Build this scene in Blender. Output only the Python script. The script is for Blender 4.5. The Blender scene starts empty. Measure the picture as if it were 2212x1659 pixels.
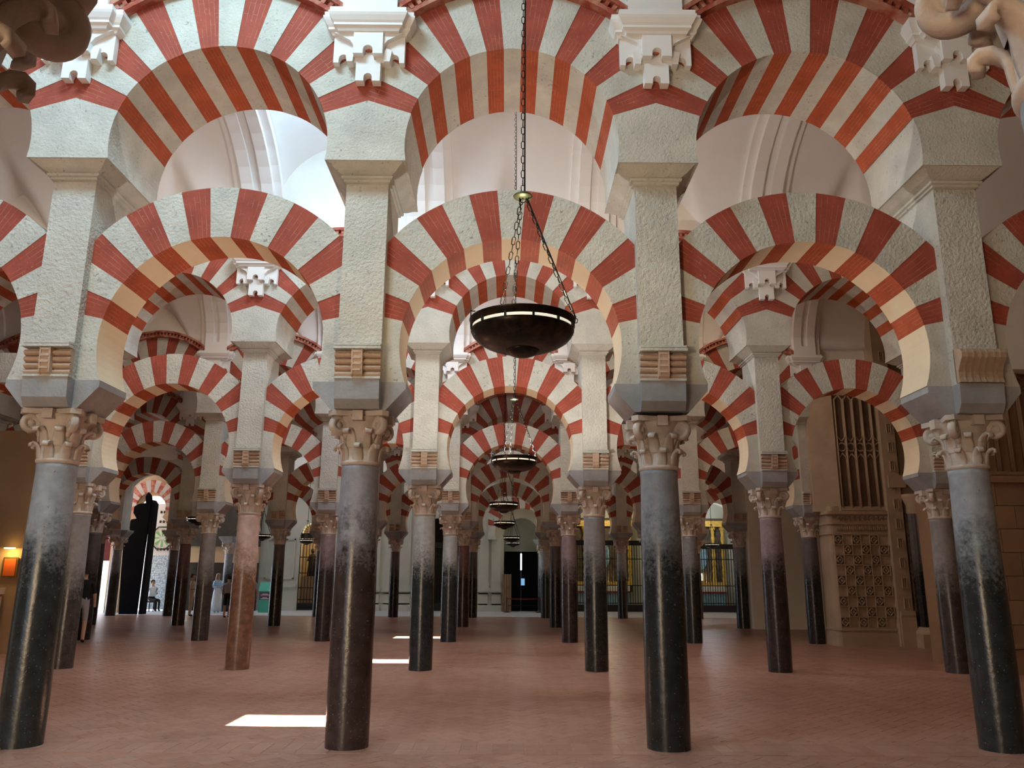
import bpy, bmesh, math, random
from math import sin, cos, pi, sqrt, radians, atan2, hypot
from mathutils import Vector, Matrix
random.seed(7)
S = bpy.context.scene
COL = S.collection
# ------------------------------------------------------------------ camera
cam_d = bpy.data.cameras.new('camera'); cam = bpy.data.objects.new('camera', cam_d); COL.objects.link(cam)
PITCH, ROLL, YAW, CH, FPX = radians(13.5564), radians(.33334), radians(.33429), 1.497, 1751.4
fw = Vector((sin(YAW)*cos(PITCH), cos(YAW)*cos(PITCH), sin(PITCH))); rt = Vector((cos(YAW), -sin(YAW), 0)); up = rt.cross(fw)
r2 = rt*cos(ROLL)+up*sin(ROLL); u2 = -rt*sin(ROLL)+up*cos(ROLL)
cam.matrix_world = Matrix(((r2.x,u2.x,-fw.x,0),(r2.y,u2.y,-fw.y,0),(r2.z,u2.z,-fw.z,CH),(0,0,0,1)))
cam_d.sensor_width = 36; cam_d.lens = 36*FPX/2212; cam_d.clip_start = .05; cam_d.clip_end = 400
S.camera = cam
# ------------------------------------------------------------------ world, sun, daylight through the roof dormers, added fill lights
w = bpy.data.worlds.new('sky'); S.world = w; w.use_nodes = True
bg = w.node_tree.nodes['Background']; bg.inputs['Color'].default_value = (.50,.72,1,1); bg.inputs['Strength'].default_value = 5.0
SUN_H = Vector((-2.95,11.1,9.4)); SUN_P = Vector((-2.27,9.45,0)); SUN_D = (SUN_P-SUN_H).normalized()
sd = bpy.data.lights.new('sun','SUN'); sd.energy = 70; sd.angle = .006; sd.color = (1,.95,.86)
so = bpy.data.objects.new('sun', sd); COL.objects.link(so); so.rotation_euler = SUN_D.to_track_quat('-Z','Y').to_euler(); so.location = (0,0,30)
ROWY = [1.53+6.46*i for i in range(8)]          # arcade planes, row 0 is the one the camera stands in
def roof_light(x, nave, e, c, sx=1.6, sy=1.1):
    e*=.27
    l = bpy.data.lights.new('dormer_and_fill','AREA'); l.shape='RECTANGLE'; l.size=sx; l.size_y=sy; l.energy=e; l.color=c
    o = bpy.data.objects.new('dormer_and_fill', l); COL.objects.link(o); o.location=(x, ROWY[0]+6.46*nave+3.23, 9.22)
    return o
SKYC=(.62,.80,1.0); DAYC=(.96,.97,1.0); WARM=(1.0,.90,.76)
BLUE=(.30,.62,1.0); COOL=(.53,.84,1.0); AMB=(1.0,.76,.50); NEU=(1.0,.93,.83)
for x,n,e,c in [(-2.95,0,1100,COOL),(-6,0,330,BLUE),(-9,0,130,BLUE),(.03,0,48,NEU),
                (-2.95,1,430,(.68,.88,1.0)),(-6,1,240,NEU),(-9,1,66,NEU),(.03,1,195,NEU),(3.05,1,75,AMB),(6.1,1,38,AMB),
                (-2.95,2,690,(.75,.88,1.0)),(.03,2,330,NEU),(4.6,2,230,AMB),(-7.5,2,120,AMB),
                (-2.95,3,30,WARM),(3.05,3,20,WARM),(-9,3,15,WARM),(0,4,40,WARM),(-6,4,40,WARM),(6,4,25,WARM),
                (0,5,150,DAYC),(-6,5,190,DAYC),(6,5,80,WARM),(-12,5,320,SKYC)]:
    roof_light(x,n,e,c)  # left bays stand for dormers; the warm lights elsewhere are added fill
q=roof_light(-2.95,1,210,(.45,.75,1.0),1.6,.7); q.location=(-2.95,11.4,9.35); q.rotation_euler=(radians(62),0,0)      # added light inside the nave, aimed at the tall bay's lunette to brighten it
def behind_fill(x,e,c,wd=2.4,h=3.6):
    l=bpy.data.lights.new('behind_fill_light','AREA'); l.shape='RECTANGLE'; l.size=wd; l.size_y=h; l.energy=e; l.color=c
    o=bpy.data.objects.new('behind_fill_light',l); COL.objects.link(o); o.location=(x,-4.36,h/2+.05); o.rotation_euler=(radians(90),0,0)
for x,e,c in ((-8.8,85,SKYC),(-5.0,430,(1.0,.75,.48))): behind_fill(x,e,c)  # added fill from behind the camera, the wall there has no doorway
S.view_settings.view_transform='Standard'; S.view_settings.look='None'; S.view_settings.gamma=1; S.view_settings.use_curve_mapping=False
S.view_settings.exposure=0.0
cy=S.cycles
cy.use_denoising=True; cy.max_bounces=10; cy.diffuse_bounces=7; cy.glossy_bounces=4; cy.transmission_bounces=4
cy.caustics_reflective=False; cy.caustics_refractive=False; cy.sample_clamp_indirect=4.0; cy.use_light_tree=True
try: cy.denoising_input_passes='RGB_ALBEDO_NORMAL'
except Exception: pass
# ------------------------------------------------------------------ materials
MATS={}
def mk(name):
    m=bpy.data.materials.new(name); m.use_nodes=True; nt=m.node_tree; b=nt.nodes['Principled BSDF']; MATS[name]=m
    return m,nt,b
def nd(nt,t,**k):
    n=nt.nodes.new(t)
    for a,v in k.items(): setattr(n,a,v)
    return n
def coords(nt,jit=True):
    tc=nd(nt,'ShaderNodeTexCoord')
    if not jit: return tc.outputs['Object']
    oi=nd(nt,'ShaderNodeObjectInfo'); mu=nd(nt,'ShaderNodeVectorMath',operation='MULTIPLY_ADD')
    nt.links.new(oi.outputs['Random'],mu.inputs[0]); mu.inputs[1].default_value=(37,53,71); nt.links.new(tc.outputs['Object'],mu.inputs[2])
    return mu.outputs[0]
def noise(nt,co,sc,det=4,rough=.55):
    n=nd(nt,'ShaderNodeTexNoise'); n.inputs['Scale'].default_value=sc; n.inputs['Detail'].default_value=det; n.inputs['Roughness'].default_value=rough
    if co is not None: nt.links.new(co,n.inputs['Vector'])
    return n.outputs['Fac']
def ramp(nt,f,stops):
    r=nd(nt,'ShaderNodeValToRGB'); e=r.color_ramp.elements
    while len(e)<len(stops): e.new(.5)
    for el,(p,c) in zip(e,stops):
        el.position=p; el.color=(c,c,c,1) if not isinstance(c,tuple) else (*c,1)
    nt.links.new(f,r.inputs[0]); return r.outputs['Color']
def mixc(nt,f,a,b,mode='MIX'):
    m=nd(nt,'ShaderNodeMix',data_type='RGBA',blend_type=mode)
    for s,v in ((m.inputs[0],f),(m.inputs[6],a),(m.inputs[7],b)):
        if hasattr(v,'is_linked'): nt.links.new(v,s)
        elif isinstance(v,tuple): s.default_value=(*v,1)
        else: s.default_value=v
    return m.outputs[2]
def bump(nt,b,h,st,dist=.02):
    n=nd(nt,'ShaderNodeBump'); n.inputs['Strength'].default_value=st; n.inputs['Distance'].default_value=dist
    nt.links.new(h,n.inputs['Height']); nt.links.new(n.outputs[0],b.inputs['Normal'])
def sc(c,k): return tuple(min(1,x*k) for x in c)
def stone(name,c,rough=.85,var=.13,pit=0,bs=.35,nsc=3.0,fine=38,spec=.3,jit=True):
    m,nt,b=mk(name); co=coords(nt,jit)
    f=ramp(nt,noise(nt,co,nsc,5),[(.3,0.),(.7,1.)])
    col=mixc(nt,f,sc(c,1-var),sc(c,1+var*.6))
    n2=noise(nt,co,fine,3)
    h=n2
    if pit:
        pm=ramp(nt,noise(nt,co,fine*.8,2),[(.30,1.),(.38,0.)]); pg=ramp(nt,noise(nt,co,2.2,2),[(.42,0.),(.6,1.)])
        mm=nd(nt,'ShaderNodeMath',operation='MULTIPLY'); nt.links.new(pm,mm.inputs[0]); nt.links.new(pg,mm.inputs[1])
        m2=nd(nt,'ShaderNodeMath',operation='MULTIPLY'); nt.links.new(mm.outputs[0],m2.inputs[0]); m2.inputs[1].default_value=pit
        col=mixc(nt,m2.outputs[0],col,sc(c,.45))
    nt.links.new(col,b.inputs['Base Color']); b.inputs['Roughness'].default_value=rough; b.inputs['Specular IOR Level'].default_value=spec
    bump(nt,b,h,bs); return m
stone('ivory_stone',(.57,.555,.495),pit=.8,bs=.55,var=.16)
stone('rough_stone',(.57,.555,.495),pit=.9,bs=.9,fine=30,var=.16)
stone('rough_pier',(.57,.55,.49),pit=.6,bs=1.0,fine=30)
stone('cream_plaster',(.76,.62,.43),var=.05,bs=.06)
stone('white_plaster',(.80,.79,.78),var=.025,bs=.03,rough=.7)
stone('lunette_plaster',(.78,.74,.66),var=.05,bs=.06)
stone('grey_marble',(.34,.345,.35),var=.22,bs=.25,pit=.3,rough=.6)
stone('capital_marble',(.57,.49,.42),var=.22,bs=.22,nsc=6,rough=.6)
stone('brick_corbel',(.54,.40,.30),var=.16,bs=.4)
stone('tan_stone',(.44,.32,.22),var=.16,bs=.35,nsc=1.5)
stone('ashlar',(.30,.18,.105),var=.2,bs=.35,nsc=1.2)
stone('tan_wall',(.50,.36,.22),var=.12,bs=.12,nsc=.8)
stone('pale_wall',(.60,.60,.52),var=.1,bs=.12,nsc=.9)
stone('pale_floor',(.55,.55,.56),var=.12,bs=.06,rough=.4)
stone('ochre_wall',(.80,.62,.24),var=.1,bs=.05)
stone('dark_wood',(.035,.022,.016),var=.3,bs=.1,rough=.6)
stone('outer_white',(.8,.8,.8),var=.03,bs=.05)
stone('skin',(.55,.33,.24),var=.05,bs=.0); stone('cloth_blue',(.40,.62,.80),var=.08,bs=.1); stone('cloth_white',(.75,.78,.80),var=.05,bs=.1)
stone('cloth_grey',(.36,.33,.34),var=.1,bs=.1); stone('cloth_black',(.012,.012,.014),var=.2,bs=.1); stone('hair_fair',(.45,.32,.20),var=.2,bs=.2); stone('hair_dark',(.03,.02,.015),var=.2,bs=.2)
stone('straw',(.70,.60,.45),var=.1,bs=.2); stone('cloth_beige',(.55,.45,.33),var=.1,bs=.1)
stone('kiosk_green',(.10,.50,.36),var=.03,bs=0,rough=.4); stone('kiosk_dark',(.20,.10,.16),var=.05,bs=0,rough=.4)
stone('gold',(.75,.48,.10),var=.3,bs=.6,nsc=8,rough=.35); stone('altar_blue',(.30,.50,.62),var=.35,bs=.2,nsc=6); stone('altar_white',(.85,.83,.78),var=.1,bs=.1); stone('altar_red',(.35,.03,.03),var=.2,bs=.1)
stone('red_rope',(.30,.02,.02),var=.1,bs=.1); stone('board_wood',(.28,.18,.11),var=.2,bs=.2)
stone('tan_recess_shade',(.22,.15,.10),var=.2,bs=.3,nsc=2)  # darker stone for carved recesses, their shade put into the colour
stone('altar_dark',(.13,.10,.07),var=.5,bs=.5,nsc=5)
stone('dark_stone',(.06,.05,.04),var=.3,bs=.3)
stone('red_curtain',(.10,.02,.015),var=.3,bs=.3)
def redpaint(name,c,line):
    m,nt,b=mk(name); co=coords(nt)
    f=ramp(nt,noise(nt,co,4,5),[(.3,0.),(.7,1.)]); col=mixc(nt,f,sc(c,.80),sc(c,1.12))
    uv=nd(nt,'ShaderNodeTexCoord').outputs['UV']
    br=nd(nt,'ShaderNodeTexBrick'); nt.links.new(uv,br.inputs['Vector']); br.inputs['Scale'].default_value=1
    br.inputs['Brick Width'].default_value=.27; br.inputs['Row Height'].default_value=.041; br.inputs['Mortar Size'].default_value=.0016; br.inputs['Mortar Smooth'].default_value=.3
    gate=ramp(nt,noise(nt,co,5.5,3),[(.40,0.),(.58,1.)])
    mm=nd(nt,'ShaderNodeMath',operation='MULTIPLY'); nt.links.new(br.outputs['Fac'],mm.inputs[0]); nt.links.new(gate,mm.inputs[1])
    m2=nd(nt,'ShaderNodeMath',operation='MULTIPLY'); nt.links.new(mm.outputs[0],m2.inputs[0]); m2.inputs[1].default_value=line
    col=mixc(nt,m2.outputs[0],col,(.62,.36,.26))
    ch=ramp(nt,noise(nt,co,30,3),[(.68,0.),(.72,1.)]); m3=nd(nt,'ShaderNodeMath',operation='MULTIPLY'); nt.links.new(ch,m3.inputs[0]); m3.inputs[1].default_value=.35
    col=mixc(nt,m3.outputs[0],col,(.55,.40,.33))
    nt.links.new(col,b.inputs['Base Color']); b.inputs['Roughness'].default_value=.8; b.inputs['Specular IOR Level'].default_value=.25
    ad=nd(nt,'ShaderNodeMath',operation='SUBTRACT'); nt.links.new(noise(nt,co,40,3),ad.inputs[0]); nt.links.new(br.outputs['Fac'],ad.inputs[1])
    bump(nt,b,ad.outputs[0],.35,.012); return m
redpaint('red_face',(.345,.075,.048),.55)
redpaint('red_soffit_bounce',(.42,.085,.032),.6)  # soffit copy of the face red, warm bounce light put into its colour
def shaft(name,top,bot,z0=1.85,wob=.35,pits=.5,light=(.45,.44,.42)):
    m,nt,b=mk(name); co=coords(nt); tc=nd(nt,'ShaderNodeTexCoord'); sx=nd(nt,'ShaderNodeSeparateXYZ'); nt.links.new(tc.outputs['Object'],sx.inputs[0])
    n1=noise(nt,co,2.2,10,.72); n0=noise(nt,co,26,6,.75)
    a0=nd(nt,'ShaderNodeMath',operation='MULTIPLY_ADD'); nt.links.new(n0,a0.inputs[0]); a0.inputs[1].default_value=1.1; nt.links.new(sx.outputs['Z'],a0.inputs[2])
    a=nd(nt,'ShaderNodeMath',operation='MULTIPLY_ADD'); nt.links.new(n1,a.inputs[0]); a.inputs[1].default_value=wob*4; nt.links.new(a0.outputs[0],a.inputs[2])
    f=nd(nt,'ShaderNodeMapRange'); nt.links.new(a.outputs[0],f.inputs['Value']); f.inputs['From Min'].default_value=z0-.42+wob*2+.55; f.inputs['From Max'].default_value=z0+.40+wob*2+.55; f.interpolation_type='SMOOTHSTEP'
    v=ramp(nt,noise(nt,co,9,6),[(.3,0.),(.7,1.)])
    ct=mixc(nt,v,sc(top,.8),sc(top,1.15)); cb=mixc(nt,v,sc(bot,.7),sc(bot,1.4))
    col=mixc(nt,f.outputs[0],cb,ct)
    p=ramp(nt,noise(nt,co,55,3,.6),[(.66,0.),(.71,1.)]); mm=nd(nt,'ShaderNodeMath',operation='MULTIPLY'); nt.links.new(p,mm.inputs[0]); mm.inputs[1].default_value=pits
    col=mixc(nt,mm.outputs[0],col,light)
    dk=ramp(nt,noise(nt,co,20,4,.6),[(.27,1.),(.33,0.)]); m2=nd(nt,'ShaderNodeMath',operation='MULTIPLY'); nt.links.new(dk,m2.inputs[0]); m2.inputs[1].default_value=.6
    col=mixc(nt,m2.outputs[0],col,sc(bot,.6))
    nt.links.new(col,b.inputs['Base Color']); b.inputs['Specular IOR Level'].default_value=.5
    rr=nd(nt,'ShaderNodeMapRange'); nt.links.new(f.outputs[0],rr.inputs['Value']); rr.inputs['To Min'].default_value=.24; rr.inputs['To Max'].default_value=.55; nt.links.new(rr.outputs[0],b.inputs['Roughness'])
    hh=nd(nt,'ShaderNodeMath',operation='SUBTRACT'); nt.links.new(noise(nt,co,12,6),hh.inputs[0]); nt.links.new(dk,hh.inputs[1])
    bump(nt,b,hh.outputs[0],.18,.02); return m
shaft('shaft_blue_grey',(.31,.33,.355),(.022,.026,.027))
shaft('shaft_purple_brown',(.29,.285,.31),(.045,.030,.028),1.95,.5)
shaft('shaft_grey',(.25,.26,.275),(.018,.020,.020))
shaft('shaft_pink',(.60,.45,.40),(.20,.10,.06),1.75,.6,.6,(.6,.5,.45))
shaft('shaft_pale_blue',(.42,.46,.48),(.020,.024,.028))
shaft('shaft_mauve',(.28,.215,.23),(.030,.022,.022))
shaft('shaft_maroon',(.20,.11,.11),(.035,.018,.017))
shaft('shaft_dark',(.12,.10,.10),(.015,.012,.012))
shaft('shaft_pitted',(.25,.23,.225),(.045,.036,.034),1.6,.4)
# floor
def floormat(name,tiles):
    m,nt,b=mk(name); tc=nd(nt,'ShaderNodeTexCoord'); co=tc.outputs['Object']
    v=ramp(nt,noise(nt,co,1.1,5),[(.3,0.),(.7,1.)]); c=mixc(nt,v,(.30,.140,.090),(.43,.225,.155))
    if tiles:
        at=nd(nt,'ShaderNodeAttribute',attribute_name='tone'); c=mixc(nt,at.outputs['Fac'],c,(.46,.25,.18))
        st=ramp(nt,noise(nt,co,14,4),[(.35,0.),(.7,1.)]); c=mixc(nt,.25,c,mixc(nt,st,(.19,.085,.055),(.50,.28,.21)))
    else:
        br=nd(nt,'ShaderNodeTexBrick'); mp=nd(nt,'ShaderNodeMapping'); mp.inputs['Rotation'].default_value=(0,0,radians(45)); nt.links.new(co,mp.inputs[0]); nt.links.new(mp.outputs[0],br.inputs['Vector'])
        br.inputs['Scale'].default_value=1; br.inputs['Brick Width'].default_value=.29; br.inputs['Row Height'].default_value=.145; br.inputs['Mortar Size'].default_value=.002
        br.inputs['Color1'].default_value=(.20,.20,.20,1); br.inputs['Color2'].default_value=(.8,.8,.8,1)
        c=mixc(nt,.35,c,mixc(nt,br.outputs['Color'],(.27,.12,.08),(.47,.25,.18)))
        c=mixc(nt,br.outputs['Fac'],c,(.30,.17,.12))
    nt.links.new(c,b.inputs['Base Color'])
    r=nd(nt,'ShaderNodeMapRange'); nt.links.new(noise(nt,co,2.5,5),r.inputs['Value']); r.inputs['To Min'].default_value=.22; r.inputs['To Max'].default_value=.46; nt.links.new(r.outputs[0],b.inputs['Roughness'])
    b.inputs['Specular IOR Level'].default_value=.42
    bump(nt,b,noise(nt,co,9,3),.10,.01); return m
floormat('terracotta',False); floormat('terracotta_tile',True)
def plain(name,c,rough=.5,metal=0,emit=0,alpha=None,trans=0):
    m,nt,b=mk(name); b.inputs['Base Color'].default_value=(*c,1); b.inputs['Roughness'].default_value=rough; b.inputs['Metallic'].default_value=metal
    if emit: b.inputs['Emission Color'].default_value=(*c,1); b.inputs['Emission Strength'].default_value=emit
    if trans: b.inputs['Transmission Weight'].default_value=trans
    n=noise(nt,coords(nt),25,3); rr=nd(nt,'ShaderNodeMapRange'); nt.links.new(n,rr.inputs['Value']); rr.inputs['To Min'].default_value=max(.02,rough-.06); rr.inputs['To Max'].default_value=min(1,rough+.08); nt.links.new(rr.outputs[0],b.inputs['Roughness'])
    return m
def bronze():
    m,nt,b=mk('dark_bronze'); co=coords(nt)
    f=ramp(nt,noise(nt,co,9,6,.65),[(.45,0.),(.75,1.)]); nt.links.new(mixc(nt,f,(.018,.014,.011),(.085,.05,.03)),b.inputs['Base Color'])
    b.inputs['Metallic'].default_value=.75; r=nd(nt,'ShaderNodeMapRange'); nt.links.new(noise(nt,co,14,4),r.inputs['Value']); r.inputs['To Min'].default_value=.20; r.inputs['To Max'].default_value=.42; nt.links.new(r.outputs[0],b.inputs['Roughness'])
bronze()
plain('black_iron',(.012,.012,.013),.5,.3); plain('door_black',(.004,.004,.005),.7); MATS['door_black'].node_tree.nodes['Principled BSDF'].inputs['Specular IOR Level'].default_value=.08
plain('verdigris',(.10,.12,.07),.4,.6); plain('chain_iron',(.016,.015,.014),.38,.7); plain('lamp_glass',(.95,.90,.70),.2,0,.8)
plain('gilt_metal',(.35,.24,.10),.35,.8)
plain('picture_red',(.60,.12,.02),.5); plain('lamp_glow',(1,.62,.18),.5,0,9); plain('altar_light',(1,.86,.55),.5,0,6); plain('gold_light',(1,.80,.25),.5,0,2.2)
plain('bright_glass',(.8,.92,1),.4,0,3.0); plain('print_white',(.85,.85,.85),.5); plain('green_leaf',(.15,.45,.12),.6); plain('window_bluewhite',(.25,.55,.95),.4,0,.7)
def lattice():
    m,nt,b=mk('lattice_screen'); co=nd(nt,'ShaderNodeTexCoord').outputs['Object']
    v=nd(nt,'ShaderNodeTexVoronoi',feature='F1',distance='CHEBYCHEV'); v.inputs['Scale'].default_value=13; v.inputs['Randomness'].default_value=.45; nt.links.new(co,v.inputs['Vector'])
    c=mixc(nt,ramp(nt,v.outputs['Distance'],[(.30,1.),(.42,0.)]),(.30,.40,.50),(.72,.84,.92)); nt.links.new(c,b.inputs['Base Color']); b.inputs['Roughness'].default_value=.7
lattice()
# ------------------------------------------------------------------ mesh helpers
class M:
    def __init__(s): s.v=[]; s.f=[]; s.m=[]; s.sm=[]; s.uv={}
    def add(s,vs,fs,mi=0,smooth=False):
        o=len(s.v); s.v+= [tuple(p) for p in vs]
        for f in fs: s.f.append([i+o for i in f]); s.m.append(mi); s.sm.append(smooth)
        return s
    def box(s,x0,x1,y0,y1,z0,z1,mi=0,bev=0):
        if bev:
            b=bev
            prof=[(x0+b,z0),(x1-b,z0),(x1,z0+b),(x1,z1-b),(x1-b,z1),(x0+b,z1),(x0,z1-b),(x0,z0+b)]
            return s.prism(prof,y0,y1,mi)
        return s.add([(x0,y0,z0),(x1,y0,z0),(x1,y1,z0),(x0,y1,z0),(x0,y0,z1),(x1,y0,z1),(x1,y1,z1),(x0,y1,z1)],
            [(0,3,2,1),(4,5,6,7),(0,1,5,4),(1,2,6,5),(2,3,7,6),(3,0,4,7)],mi)
    def prism(s,pts,y0,y1,mi=0,side=None,axis='y'):        # outline in (x,z) pushed along y, or in (y,z) along x, or (x,y) along z
        n=len(pts)
        P=(lambda a,b,c:(a,c,b)) if axis=='y' else ((lambda a,b,c:(c,a,b)) if axis=='x' else (lambda a,b,c:(a,b,c)))
        vs=[P(a,b,y0) for a,b in pts]+[P(a,b,y1) for a,b in pts]
        s.add(vs,[list(range(n)),list(range(2*n-1,n-1,-1))],mi)
        o=len(s.v)-2*n
        for i in range(n):
            j=(i+1)%n; s.f.append([o+i,o+n+i,o+n+j,o+j]); s.m.append(mi if side is None else side); s.sm.append(False)
        return s
    def lathe(s,prof,n=32,mi=0,cx=0,cy=0,a0=0,a1=2*pi,smooth=True):
        full=abs(a1-a0-2*pi)<1e-6; k=n if full else n+1; vs=[]
        for r,z in prof:
            for i in range(k):
                a=a0+(a1-a0)*i/n; vs.append((cx+r*cos(a),cy+r*sin(a),z))
        fs=[]
        for j in range(len(prof)-1):
            for i in range(n):
                i2=(i+1)%k; fs.append((j*k+i,j*k+i2,(j+1)*k+i2,(j+1)*k+i))
        return s.add(vs,fs,mi,smooth)
    def tube(s,pts,r,n=6,mi=0,closed=False,smooth=True):
        pts=[Vector(p) for p in pts]; L=len(pts); vs=[]; rr=r if isinstance(r,(list,tuple)) else [r]*L
        for i,p in enumerate(pts):
            a=pts[(i-1)%L] if (closed or i>0) else p; b=pts[(i+1)%L] if (closed or i<L-1) else p
            t=(b-a).normalized(); u=t.cross(Vector((0,0,1)))
            if u.length<.05: u=t.cross(Vector((1,0,0)))
            u.normalize(); q=t.cross(u)
            for k in range(n):
                an=2*pi*k/n; vs.append(p+rr[i]*(u*cos(an)+q*sin(an)))
        fs=[]
        for i in range(L if closed else L-1):
            i2=(i+1)%L
            for k in range(n): fs.append((i*n+k,i*n+(k+1)%n,i2*n+(k+1)%n,i2*n+k))
        if not closed: fs+= [list(range(n-1,-1,-1)),list(range((L-1)*n,L*n))]
        return s.add(vs,fs,mi,smooth)
    def mesh(s,name,mats,fix=True):
        me=bpy.data.meshes.new(name); me.from_pydata(s.v,[],s.f)
        for m in ([mats] if isinstance(mats,str) else mats): me.materials.append(MATS[m])
        me.polygons.foreach_set('material_index',s.m); me.polygons.foreach_set('use_smooth',s.sm)
        if fix:
            bm=bmesh.new(); bm.from_mesh(me); bmesh.ops.recalc_face_normals(bm,faces=bm.faces); bm.to_mesh(me); bm.free()
        me.update(); return me
def ob(name,data=None,parent=None,loc=(0,0,0),rz=0,scale=None,label=None,cat=None,group=None,kind=None):
    o=bpy.data.objects.new(name,data); COL.objects.link(o)
    o.location=loc
    if isinstance(rz,tuple): o.rotation_euler=rz
    elif rz: o.rotation_euler=(0,0,rz)
    if scale: o.scale=scale
    if parent: o.parent=parent
    for k,v in (('label',label),('category',cat),('group',group),('kind',kind)):
        if v: o[k]=v
    return o
CACHE={}
def cached(key,fn):
    if key not in CACHE: CACHE[key]=fn()
    return CACHE[key]
ORD=['first','second','third','fourth','fifth','sixth','seventh','eighth','ninth','tenth']
ROWN=['row beside the camera','front row','second row','third row','fourth row','farthest row','back wall row']
def arc(cx,cz,r,a0,a1,n): return [(cx+r*sin(a0+(a1-a0)*i/n),cz+r*cos(a0+(a1-a0)*i/n)) for i in range(n+1)]   # angle from vertical
# ------------------------------------------------------------------ column: shaft, collar, capital, impost
def m_shaft():
    m=M(); m.lathe([(.199,0),(.199,.05),(.202,.4),(.200,1.2),(.190,2.0),(.180,2.50),(.184,2.53),(.184,2.57),(0,2.57)],40); return m
def m_leaf(r,h,wd,curl):
    m=M(); prof=[(0,0,1),(.008,.30,1.05),(.012,.55,.98),(.022,.76,.84),(.048,.93,.74),(.074,.98,.70),(.090,.91,.66),(.092,.80,.58),(.078,.74,.46)]
    vs=[]; n=len(prof)-1; k_=curl/.06
    for i,(dr,t,ww) in enumerate(prof):
        a=prof[max(0,i-1)]; b=prof[min(n,i+1)]; tx,tz=(b[0]-a[0])*k_,(b[1]-a[1])*h; L=hypot(tx,tz); nx,nz=tz/L,-tx/L
        x,z=r+dr*k_,t*h; w_=wd*ww; th=.014 if i<n else .006
        for k in (-1,-.55,0,.55,1): q=.016*(1-k*k)-(.006 if k==0 and i<4 else 0); vs.append((x+nx*q,w_*k,z+nz*q))
        for k in (-1,-.55,0,.55,1): vs.append((x-nx*th,w_*k*.9,z-nz*th))
    fs=[]
    for i in range(n):
        a=i*10; b=a+10
        for k in range(4): fs+=[(a+k,a+k+1,b+k+1,b+k),(a+5+k,b+5+k,b+6+k,a+6+k)]
        fs+=[(a,b,b+5,a+5),(a+4,a+9,b+9,b+4)]
    e=n*10
    for k in range(4): fs.append((e+k,e+k+1,e+6+k,e+5+k))
    m.add(vs,fs,0,True); return m
def m_volute():
    m=M(); pr=[(0,-.034),(.026,-.036),(.032,-.022),(.044,-.022),(.052,-.038),(.080,-.036),(.092,-.022),(.096,0),(.092,.022),(.080,.036),(.052,.038),(.044,.022),(.032,.022),(.026,.036),(0,.034)]
    q=M(); q.lathe(pr,26); m.add([(x,z,y) for x,y,z in q.v],q.f,0,True)
    m.tube([(-.11,0,-.13),(-.092,0,-.075),(-.07,0,-.02),(-.05,0,.025),(-.03,0,.055),(0,0,.075),(.025,0,.085)],[.022,.030,.034,.037,.038,.035,.028],10); return m
def m_bell():
    m=M(); m.lathe([(.180,2.57),(.196,2.585),(.198,2.605),(.182,2.62),(.186,2.75),(.198,2.88),(.225,2.97),(.262,3.02),(.262,3.05),(0,3.05)],28); return m
def m_abacus():
    m=M(); pts=[]
    for q in range(4):
        a=pi/4+q*pi/2; c=Vector((cos(a),sin(a))); t=Vector((-sin(a),cos(a)))
        pts+= [tuple(c*.375-t*.04),tuple(c*.375+t*.04)]
        for k in (.25,.5,.75):
            an=pi/4+q*pi/2; p0=c*.375+t*.04; a2=an+pi/2; c2=Vector((cos(a2),sin(a2))); t2=Vector((-sin(a2),cos(a2))); p1=c2*.375-t2*.04
            p=p0.lerp(p1,k); mid=p.normalized(); pts.append(tuple(p-mid*.055*(1-(2*k-1)**2)))
    m.prism(pts,3.035,3.085,axis='z'); return m
def m_boss():
    m=M(); m.box(.235,.305,-.05,.05,2.985,3.08,0,0); return m
def m_impost():
    # cruciform block: wings spread under the arches, a straight front and rear block under the pier
    m=M(); wing=[(-.265,3.085),(.265,3.085),(.455,3.30),(.455,3.365),(-.455,3.365),(-.455,3.30)]
    m.prism(wing,-.285,.285)
    blk=[(-.35,3.085),(.35,3.085),(.405,3.17),(.42,3.365),(-.42,3.365),(-.405,3.17)]   # (y,z)
    m.prism(blk,-.215,.215,axis='x'); return m
LEAVES=[('lower',.178,.15,.050,.055,2.615,i*pi/4) for i in range(8)]+[('upper',.182,.17,.056,.070,2.74,i*pi/4+pi/8) for i in range(8)]
def join_cap():
    m=M(); b=m_bell(); m.add(b.v,b.f,0,True); b=m_abacus(); m.add(b.v,b.f,0)
    for kind,r,h,wd,cu,z,a in LEAVES:
        l=m_leaf(r,h,wd,cu); c,s=cos(a),sin(a); m.add([(x*c-y*s,x*s+y*c,zz+z) for x,y,zz in l.v],l.f,0,True)
    for q in range(4):
        a=pi/4+q*pi/2; l=m_volute(); c,s=cos(a),sin(a); m.add([((x+.285)*c-y*s,(x+.285)*s+y*c,zz+2.95) for x,y,zz in l.v],l.f,0,True)
        a=q*pi/2; l=m_boss(); c,s=cos(a),sin(a); m.add([(x*c-y*s,x*s+y*c,zz) for x,y,zz in l.v],l.f,0)
    return m
SHD={'shaft_blue_grey':'blue grey marble','shaft_purple_brown':'purple brown marble','shaft_grey':'grey marble','shaft_pink':'pinkish marble','shaft_pale_blue':'pale blue grey marble','shaft_mauve':'mauve marble','shaft_maroon':'maroon marble','shaft_dark':'dark marble','shaft_pitted':'pitted grey marble'}
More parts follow.
